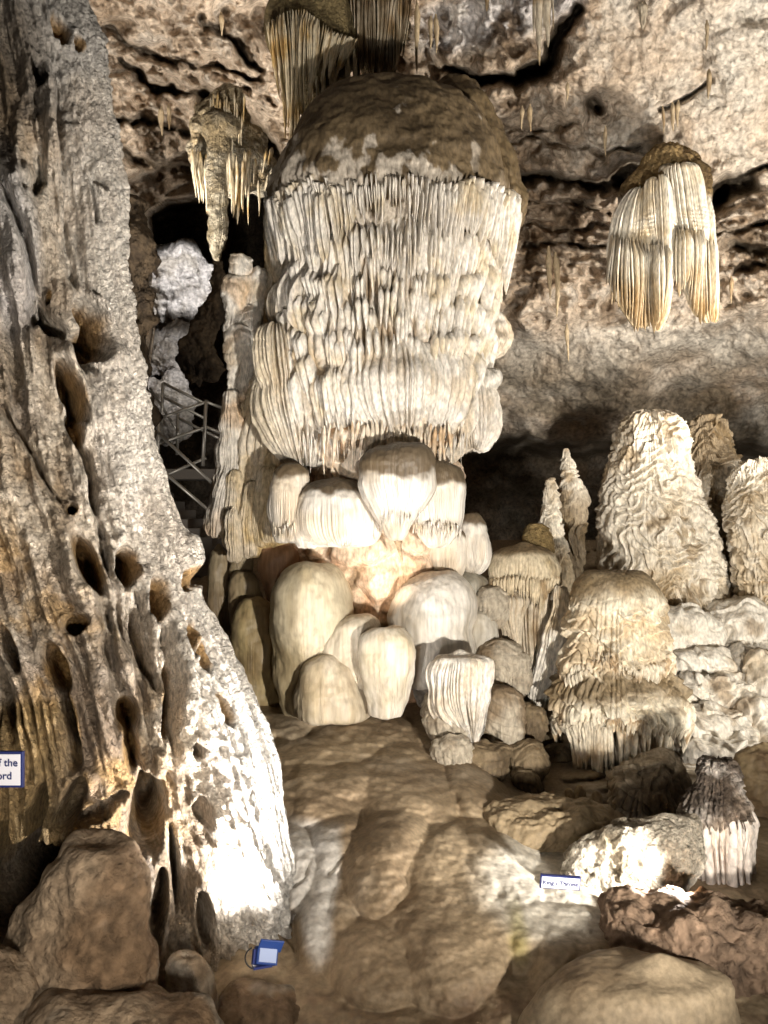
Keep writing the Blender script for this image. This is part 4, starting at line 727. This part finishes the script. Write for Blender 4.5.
for q in range(60):
    x = rr.choice([rr.uniform(190, 208), rr.uniform(226, 250), rr.uniform(226, 246), rr.uniform(192, 275)]); yt = 158+rr.uniform(-12, 12); yb = yt+rr.uniform(14, 58)*(1.0 if x < 250 else .5); X, Yy, Z = Wp(x, yt, 9.65+rr.uniform(-.1, .15))
    it.append((X, Yy, Z, (yb-yt)/F*9.7, 0.020*rr.uniform(.6, 1.3), 0.05, rr.uniform(-.5, .5), (x-228)*-.001, 0, .5))
for q in range(16):
    X, Yy, Z = Wp(208+q*2.4, 95+rr.uniform(-3, 25), 9.6); it.append((X, Yy, Z, rr.uniform(.2, .5), 0.016, 0.04, 0, 0, 0, .5))
it.append((*Wp(268, 175, 9.6), 0.75, 0.05, .05, 0, 0.0, 0, .6)); it.append((*Wp(259, 180, 9.6), 0.4, 0.02, .03, 0, 0.0, 0, .6))
blades('icicle_fringe', it, M_CALC, cb, c_bl, 12, 8)
# single small stalactites on the ceiling
sing = [(179, -12, 50, 12.0, 7, 'brown carrot-shaped stalactite near the top edge left of the curtains'), (221, 18, 36, 11.0, 3.2, 'thin dark stalactite between the carrot-shaped one and the curtains'), (416, 5, 76, 10.2, 3.4, 'long thin rusty stalactite just right of the dark curtain'), (431, 22, 50, 10.3, 3.0, 'stubby rusty stalactite beside the long thin one'), (436, 20, 54, 10.3, 3.4, 'second stubby rusty stalactite beside the long thin one'),
        (538, -10, 52, 9.9, 6, 'broad grey fringe stalactite above the dark crevice'), (547, -8, 48, 9.9, 6, 'grey fringe stalactite joined to the right of the broad one'), (539, 48, 66, 10.1, 2.6, 'short brown stalactite below the grey fringe pair'), (487, -4, 12, 10.4, 3.5, 'tiny brown stalactite at the top edge above the cap'), (643, 8, 30, 10.0, 6, 'small brown tooth stalactite on the smooth pale ceiling'),
        (707, 26, 52, 9.9, 2.5, 'thin rusty drip on the smooth right ceiling'), (709, 75, 100, 9.9, 3.6, 'rusty stalactite below the thin rusty drip'), (672, 108, 132, 10.3, 3.0, 'first honey stalactite under the arched crack'), (678, 106, 128, 10.3, 2.8, 'second honey stalactite beside the first under the arched crack'), (663, 112, 134, 10.3, 2.0, 'thin honey stalactite left of the pair under the arched crack'),
        (605, 132, 158, 10.9, 2.4, 'thin orange stalactite between the cap and the white draperies'), (549, 252, 300, 11.6, 4, 'long pale stalactite on the ledges right of the column'), (556, 258, 318, 11.6, 4, 'longest pale stalactite on the ledges right of the column'), (567, 330, 362, 12.0, 2.5, 'small pale drip low on the smooth rear vault'), (568, 88, 102, 10.6, 2.5, 'small stalactite hanging by the black pit'),
        (731, 282, 304, 11.0, 2.6, 'orange drip to the right of the white draperies'), (612, 290, 305, 11.4, 2.0, 'small orange drip left of the white draperies'), (530, 110, 132, 10.9, 3.2, 'brown stalactite in the shaggy patch right of the cap'), (522, 112, 130, 10.9, 2.6, 'shorter brown stalactite in the shaggy patch right of the cap'), (196, 108, 128, 11, 2.5, 'small honey stalactite above the dark overhang'), (161, 112, 136, 11.2, 4, 'ribbed brown stalactite on the left ledge'), (169, 110, 130, 11.2, 3, 'stubby brown stalactite beside the ribbed one on the left ledge')]
for (x, a, b, yy, w_, lab) in sing:
    X, Y_, Z = Wp(x, a-6, yy-0.5); yy -= 0.5
    w_ = w_/F*yy
    it = [(X, Y_, Z, (b-a+6)/F*yy, w_, w_, 0, rr.uniform(-.02, .02), 0, .6)]
    if w_ > 4/F*yy:
        for q in range(9): it.append((X+rr.uniform(-w_, w_), Y_-w_*.5*rr.random(), Z, (b-a+6)/F*yy*rr.uniform(.4, .95), w_*.25, w_*.3, 0, 0, 0, .5))
    tag(blades('stalactite', it, M_CALC, None, (lambda V: base_col(V, (0.50, 0.42, 0.31), (0.28, 0.2, 0.11), 4)) if w_ > 4/F*yy else (lambda V: base_col(V, (0.55, 0.42, 0.26), (0.38, 0.26, 0.14), 4)), 16, 10, origin=(X, Y_, Z)), lab, 'stalactite', 'single stalactites on the cave ceiling')
# ================================================================== MAN-MADE THINGS
M_STEEL = plain('galvanised_steel', (0.42, 0.40, 0.36), 0.45, 0.6); M_BLUE = plain('blue_enamel', (0.02, 0.05, 0.20), 0.35); M_NAVY = plain('navy_paint', (0.015, 0.025, 0.13), 0.4)
M_PLATE = plain('white_sign_enamel', (0.80, 0.80, 0.86), 0.35); M_GLASS = plain('lamp_glass', (0.35, 0.42, 0.62), 0.15); M_CABLE = plain('black_cable', (0.02, 0.02, 0.02), 0.5)
def tube(name, pts, r, mat, parent=None, ns=10, origin=None):
    pts = np.array(pts, float); n = len(pts); T = np.gradient(pts, axis=0); T /= np.linalg.norm(T, axis=1, keepdims=True)
    up = np.array([0.13, 0.31, 0.94]); A = np.cross(T, up); A /= np.linalg.norm(A, axis=1, keepdims=True); B = np.cross(T, A)
    a = np.arange(ns)/ns*2*math.pi; V = pts[:, None]+r*(A[:, None]*np.cos(a)[None, :, None]+B[:, None]*np.sin(a)[None, :, None])
    V = np.concatenate([pts[0][None, None]+0*V[:1], V, pts[-1][None, None]+0*V[:1]])
    return make(name, V, quads(n+2, ns, True), mat, parent, None, origin)
def boxm(name, c, s, R, mat, parent=None, bevel=0.0, origin=None):
    """box with a chamfered rim: c centre, s half sizes, R 3x3 rotation"""
    v = []; b = bevel
    q = [(-1, -1), (1, -1), (1, 1), (-1, 1)]
    ring = lambda dx, z: [(x*(s[0]-dx), z, y*(s[2]-dx)) for x, y in q]
    V = ring(b, -s[1]) + ring(0, -s[1]+b) + ring(0, s[1]-b) + ring(b, s[1])
    V = np.array(V)@np.array(R).T + np.array(c)
    Fc = [[0, 1, 2, 3]]+[[4*k+i, 4*k+(i+1) % 4, 4*k+4+(i+1) % 4, 4*k+4+i] for k in range(3) for i in range(4)]+[[15, 14, 13, 12]]
    return make(name, V, Fc, mat, parent, None, origin, smooth=False)
def rot(z=0, y=0, x=0):
    from mathutils import Euler
    return np.array(Euler((x, y, z)).to_matrix())
YR = 13.0
def seg(a, b): return [Wp(*a[:2], a[2] if len(a) > 2 else YR), Wp(*b[:2], b[2] if len(b) > 2 else YR)]
# rear flight
ra = empty('stair_railing', Wp(163, 430, 13.6), 'metal stair railing climbing behind the level walkway rail in the dark passage', 'railing')
for a, b in [((163, 383, 13.6), (206, 404, 13.6)), ((161, 396, 13.6), (204, 418, 13.6)), ((150, 388, 13.9), (178, 432, 13.7)), ((147, 398, 13.9), (166, 425, 13.8)), ((178, 418, 13.6), (222, 440, 13.6))]: tube('rail', seg(a, b), 0.022, M_STEEL, ra)
for a, b in [((163, 383, 13.6), (161, 432, 13.6)), ((178, 412, 13.6), (177, 455, 13.6))]: tube('post', seg(a, b), 0.025, M_STEEL, ra)
rb = empty('walkway_railing', Wp(205, 500, 13.0), 'metal guard railing rising to a corner post beside the column', 'railing')
for a, b in [((143, 424), (206, 402)), ((143, 449), (206, 427)), ((206, 402), (225, 409, 13.4)), ((206, 427), (228, 436, 13.4)), ((150, 482), (206, 458))]: tube('rail', seg(a, b), 0.024, M_STEEL, rb)
for a, b in [((206, 400), (203, 466)), ((159, 418), (157, 468))]: tube('post', seg(a, b), 0.028, M_STEEL, rb)
rc = empty('stair_railing', Wp(155, 480, 12.6), 'metal stair railing descending below the guard rail towards the column', 'railing')
for a, b in [((155, 430, 12.6), (222, 492, 12.4)), ((152, 462, 12.6), (218, 518, 12.4)), ((144, 430, 12.6), (157, 431, 12.6))]: tube('rail', seg(a, b), 0.024, M_STEEL, rc)
for a, b in [((155, 428, 12.6), (153, 480, 12.6))]: tube('post', seg(a, b), 0.028, M_STEEL, rc)
st = empty('walkway', Wp(185, 480, 13.2), 'dark concrete walkway and steps under the metal railings', 'walkway')
M_CONC = plain('damp_concrete', (0.16, 0.14, 0.12), 0.8)
for k in range(8):
    x, y_, z = Wp(150+k*12, 492+k*9, 13.2); boxm('step', (x, y_+0.4, z-0.35), (0.095, 0.7, 0.35), np.eye(3), M_CONC, st, 0.01)
x, y_, z = Wp(185, 475, 13.9); boxm('deck', (x, y_, z), (0.75, 0.35, 0.08), np.eye(3), M_CONC, st, 0.01)
# lit rocks far down the passage
for rows_, yy, lab in [([(246, 152, 168), (254, 148, 188), (266, 146, 204), (285, 148, 213), (305, 150, 215), (315, 150, 214), (318, 160, 205)], 19.0, 'white lit rock mass far back in the dark passage'),
                  ([(338, 152, 166), (345, 146, 180), (358, 146, 188), (370, 148, 186), (376, 152, 178)], 17.5, 'small lit rock below the white rock mass in the passage'),
                  ([(382, 150, 170), (392, 144, 178), (410, 144, 182), (428, 146, 180)], 17.0, 'lit rock seen between the passage railings')]:
    tag(blob('boulder', rows_, yy, 0.6, 200, 150, lambda C: C.edge*(0.45*fbm(C.P*1.1+2, 5)+0.1*ridged(C.P*4, 3)), lambda C: base_col(C.P, (0.78, 0.74, 0.70), (0.6, 0.55, 0.48), 2), M_ROCK), lab, 'rock', 'lit rocks far down the passage')
for rows_, yy, lab in [([(262, 212, 222), (300, 208, 226), (322, 196, 222), (345, 185, 218), (375, 182, 216), (385, 188, 210)], 13.8, 'brown root-like rock strut with yellow stains in the dark passage'),
                  ([(200, 128, 150), (240, 126, 152), (300, 130, 152), (350, 135, 154), (400, 138, 152), (440, 140, 150)], 11.0, 'dim brown rock pillar right beside the pale buttress')]:
    tag(blob('rock_pillar', rows_, yy, 0.7, 200, 200, lambda C: C.edge*(0.22*fbm(C.P*2, 5)), lambda C: base_col(C.P, (0.065, 0.045, 0.026), (0.03, 0.02, 0.012), 2.0), M_ROCK), lab, 'rock')

# signs
def text(name, s, size, loc, R, mat, parent, ax='LEFT'):
    c = bpy.data.curves.new(name, 'FONT'); c.body = s; c.size = size; c.align_x = ax; c.align_y = 'CENTER'; c.extrude = 0.001; c.offset = 0.008*size; c.space_line = 1.0
    tmp = bpy.data.objects.new('tmp_text', c); COL.objects.link(tmp); bpy.context.view_layer.update()
    me = bpy.data.meshes.new_from_object(tmp.evaluated_get(bpy.context.evaluated_depsgraph_get())); bpy.data.objects.remove(tmp)
    me.materials.clear(); me.materials.append(mat); o = bpy.data.objects.new(name, me); COL.objects.link(o)
    from mathutils import Matrix
    M = Matrix([[float(R[i][j]) for j in range(3)] for i in range(3)]) @ Matrix(((1, 0, 0), (0, 0, -1), (0, 1, 0)))
    o.parent = parent; o.location = Vector(loc)-Vector(parent.location); o.rotation_euler = M.to_euler(); return o
def sign(ctr, Y, w, h, R, label, lines, size, ax, fx, bord):
    c = np.array(Wp(*ctr, Y)); s = empty('sign', tuple(c), label, 'sign')
    hw, hh = w/2/F*Y, h/2/F*Y; b = bord/F*Y
    boxm('frame', c, (hw, 0.012, hh), R, M_NAVY, s, 0.003)
    boxm('plate', c+R@np.array((0, -0.008, 0)), (hw-b, 0.008, hh-b), R, M_PLATE, s, 0.001)
    for (tx, dy) in lines:
        text('lettering', tx, size/F*Y, tuple(c+R@np.array((fx/F*Y, -0.021, dy/F*Y))), R, M_NAVY, s, ax)
    return s
sign((-18, 769), 4.5, 84, 36, rot(0.0), 'blue-edged white name sign reading of the ord, cut off by the frame', [('of the', 7), ('ord  ', -6)], 10.5, 'RIGHT', 37.5, 2.5)
sign((560, 882), 5.35, 40, 14, rot(0.0, 0.07, 0.1), "small blue-edged white sign reading King's Throne on the bright rock", [("King's Throne", 0)], 6.3, 'CENTER', 0, 1.2)
# blue floodlight
fc = np.array(Wp(266, 953, 4.6)); lamp = empty('floodlight', tuple(fc), 'small blue floodlight with open hood and black cable at the white toe', 'floodlight')
R = rot(0.35, 0.25, -0.5); s_ = 1.35*4.6/F
boxm('housing', fc+R@np.array((0, 0, -2*s_)), (8*s_, 5*s_, 6*s_), R, M_BLUE, lamp, 0.004)
boxm('lens', fc+R@np.array((0, -5.3*s_, -2*s_)), (6.6*s_, 0.6*s_, 4.6*s_), R, M_GLASS, lamp, 0.001)
R2 = rot(0.35, 0.25, 0.35); boxm('hood', fc+R2@np.array((1*s_, -1*s_, 8*s_)), (9*s_, 0.8*s_, 5*s_), R2, M_BLUE, lamp, 0.002)
boxm('bracket', fc+R@np.array((-9*s_, 0, -3*s_)), (1*s_, 2*s_, 5*s_), R, M_NAVY, lamp, 0.002)
boxm('foot', fc+np.array((-3*s_, 0, -9*s_)), (7*s_, 4*s_, 1*s_), rot(0.35), M_NAVY, lamp, 0.002)
tube('cable', [fc+s_*np.array((-7+7.5*math.cos(a)-1, 1-6*0.1, -4+8*math.sin(a))) for a in np.linspace(1.9, 5.9, 22)], 0.6*s_, M_CABLE, lamp, 8)
print('BLOB VERTS', NV[0])
# ================================================================== LIGHT AND CAMERA
def spot(pxy, Y, tgt, tY, power, size=60, blend=0.6, rad=0.08, col=(1, 0.95, 0.88), name='flood'):
    l = bpy.data.lights.new(name, 'SPOT'); l.energy = power; l.spot_size = math.radians(size); l.spot_blend = blend; l.shadow_soft_size = rad; l.color = col
    o = bpy.data.objects.new(name, l); COL.objects.link(o); p = Vector(Wp(*pxy, Y)); t = Vector(Wp(*tgt, tY)); o.location = p
    o.rotation_euler = (t-p).to_track_quat('-Z', 'Y').to_euler(); o['kind'] = 'helper'; return o
def spotw(p, t, power, size=60, blend=0.6, rad=0.08, col=(1, 0.95, 0.88), name='flood'):
    l = bpy.data.lights.new(name, 'SPOT'); l.energy = power; l.spot_size = math.radians(size); l.spot_blend = blend; l.shadow_soft_size = rad; l.color = col
    o = bpy.data.objects.new(name, l); COL.objects.link(o); p = Vector(p); t = Vector(t); o.location = p
    o.rotation_euler = (t-p).to_track_quat('-Z', 'Y').to_euler(); o['kind'] = 'helper'; return o
# key: a bank of floods low on the right in front of the column
spotw((2.3, 1.6, 1.2), Wp(400, 340, 9), 2500, 92, 0.8, 0.10, (1, 0.95, 0.87))
spotw((-0.8, 1.0, 1.4), Wp(330, 420, 9), 420, 100, 0.9, 0.3, (1, 0.93, 0.84))  # soft fill added from the left front, apart from the key
# flood off to the right that washes the vault
spotw((5.4, 7.5, 3.6), Wp(600, 90, 11), 1900, 120, 0.9, 0.15, (1, 0.94, 0.85))
spotw((4.9, 6.5, 1.4), Wp(640, 600, 10.5), 420, 90, 0.8, 0.10, (1, 0.95, 0.86))  # unseen flood added at the right to brighten terraces and stalagmites
spotw(Wp(500, 815, 7.3), Wp(620, 640, 9.5), 520, 95, 0.8, 0.06, (1, 0.95, 0.86))  # unseen lamp low in the middle, lighting the right stalagmites from the left
# unseen flood added behind the left buttress to brighten the vault on the left
spotw(Wp(70, 480, 8.6), Wp(190, 40, 11.5), 1500, 60, 0.8, 0.1, (1, 0.93, 0.84))
spotw(Wp(330, 60, 10.3), Wp(250, 60, 12), 90, 150, 0.9, 0.1, (1, 0.93, 0.84))  # unseen lamp added behind the cap for the same stretch of vault
spotw(Wp(85, 340, 8.2), Wp(235, 165, 9.8), 520, 40, 0.7, 0.06, (1, 0.93, 0.82))  # unseen lamp added to brighten the icicle cluster over the passage
spotw((0.3, 2.2, 0.8), Wp(60, 700, 5.3), 170, 80, 0.9, 0.1, (1, 0.86, 0.70))  # warm fill added from the front for the lower left of the buttress
spotw((1.4, 3.0, 0.8), Wp(80, 250, 5.6), 420, 60, 0.8, 0.06, (1, 0.95, 0.88))  # flood added below the view to brighten the upper flank of the buttress
# visible floodlight at the toe of the left formation
spot((270, 940), 4.95, (225, 760), 5.6, 420, 120, 0.8, 0.03, (1, 0.97, 0.95))
# light hidden behind the rubbly shelf, raking left
spot((698, 880), 5.52, (570, 868), 5.6, 190, 130, 0.6, 0.03, (1, 0.97, 0.93))
spot((716, 900), 5.75, (718, 850), 6.3, 6, 120, 0.8, 0.03, (1, 0.95, 0.9))  # small unseen lamp added to light the fluted trunk
# warm lamp in the pocket under the column
spot((383, 606), 8.2, (388, 500), 8.9, 18, 140, 0.8, 0.05, (1, 0.78, 0.58))
# far passage
spot((205, 200), 15.5, (182, 290), 19, 600, 30, 0.5, 0.05, (1, 0.97, 0.96))
spot((190, 300), 14.8, (165, 380), 17.3, 100, 44, 0.5, 0.05, (1, 0.97, 0.96))
spot((120, 520), 11.4, (190, 450), 13.2, 40, 100, 0.8, 0.05, (1, 0.93, 0.84))  # small unseen lamp added so that the railings show
W_ = bpy.data.worlds.new('cave_air'); SC.world = W_; W_.use_nodes = True
W_.node_tree.nodes['Background'].inputs[0].default_value = (0.9, 0.8, 0.68, 1); W_.node_tree.nodes['Background'].inputs[1].default_value = 0.045
cam = bpy.data.cameras.new('camera'); co = bpy.data.objects.new('camera', cam); COL.objects.link(co); co.location = (0, 0, CZ); co.rotation_euler = (math.pi/2, 0, 0)
cam.sensor_fit = 'VERTICAL'; cam.angle = 2*math.atan(512/F); cam.clip_end = 100; cam.clip_start = 0.05; SC.camera = co
SC.view_settings.view_transform = 'Standard'; SC.view_settings.look = 'None'; SC.view_settings.gamma = 1; SC.view_settings.use_curve_mapping = False
SC.view_settings.exposure = 0.15
SC.cycles.max_bounces = 6; SC.cycles.diffuse_bounces = 3; SC.cycles.caustics_reflective = False; SC.cycles.caustics_refractive = False
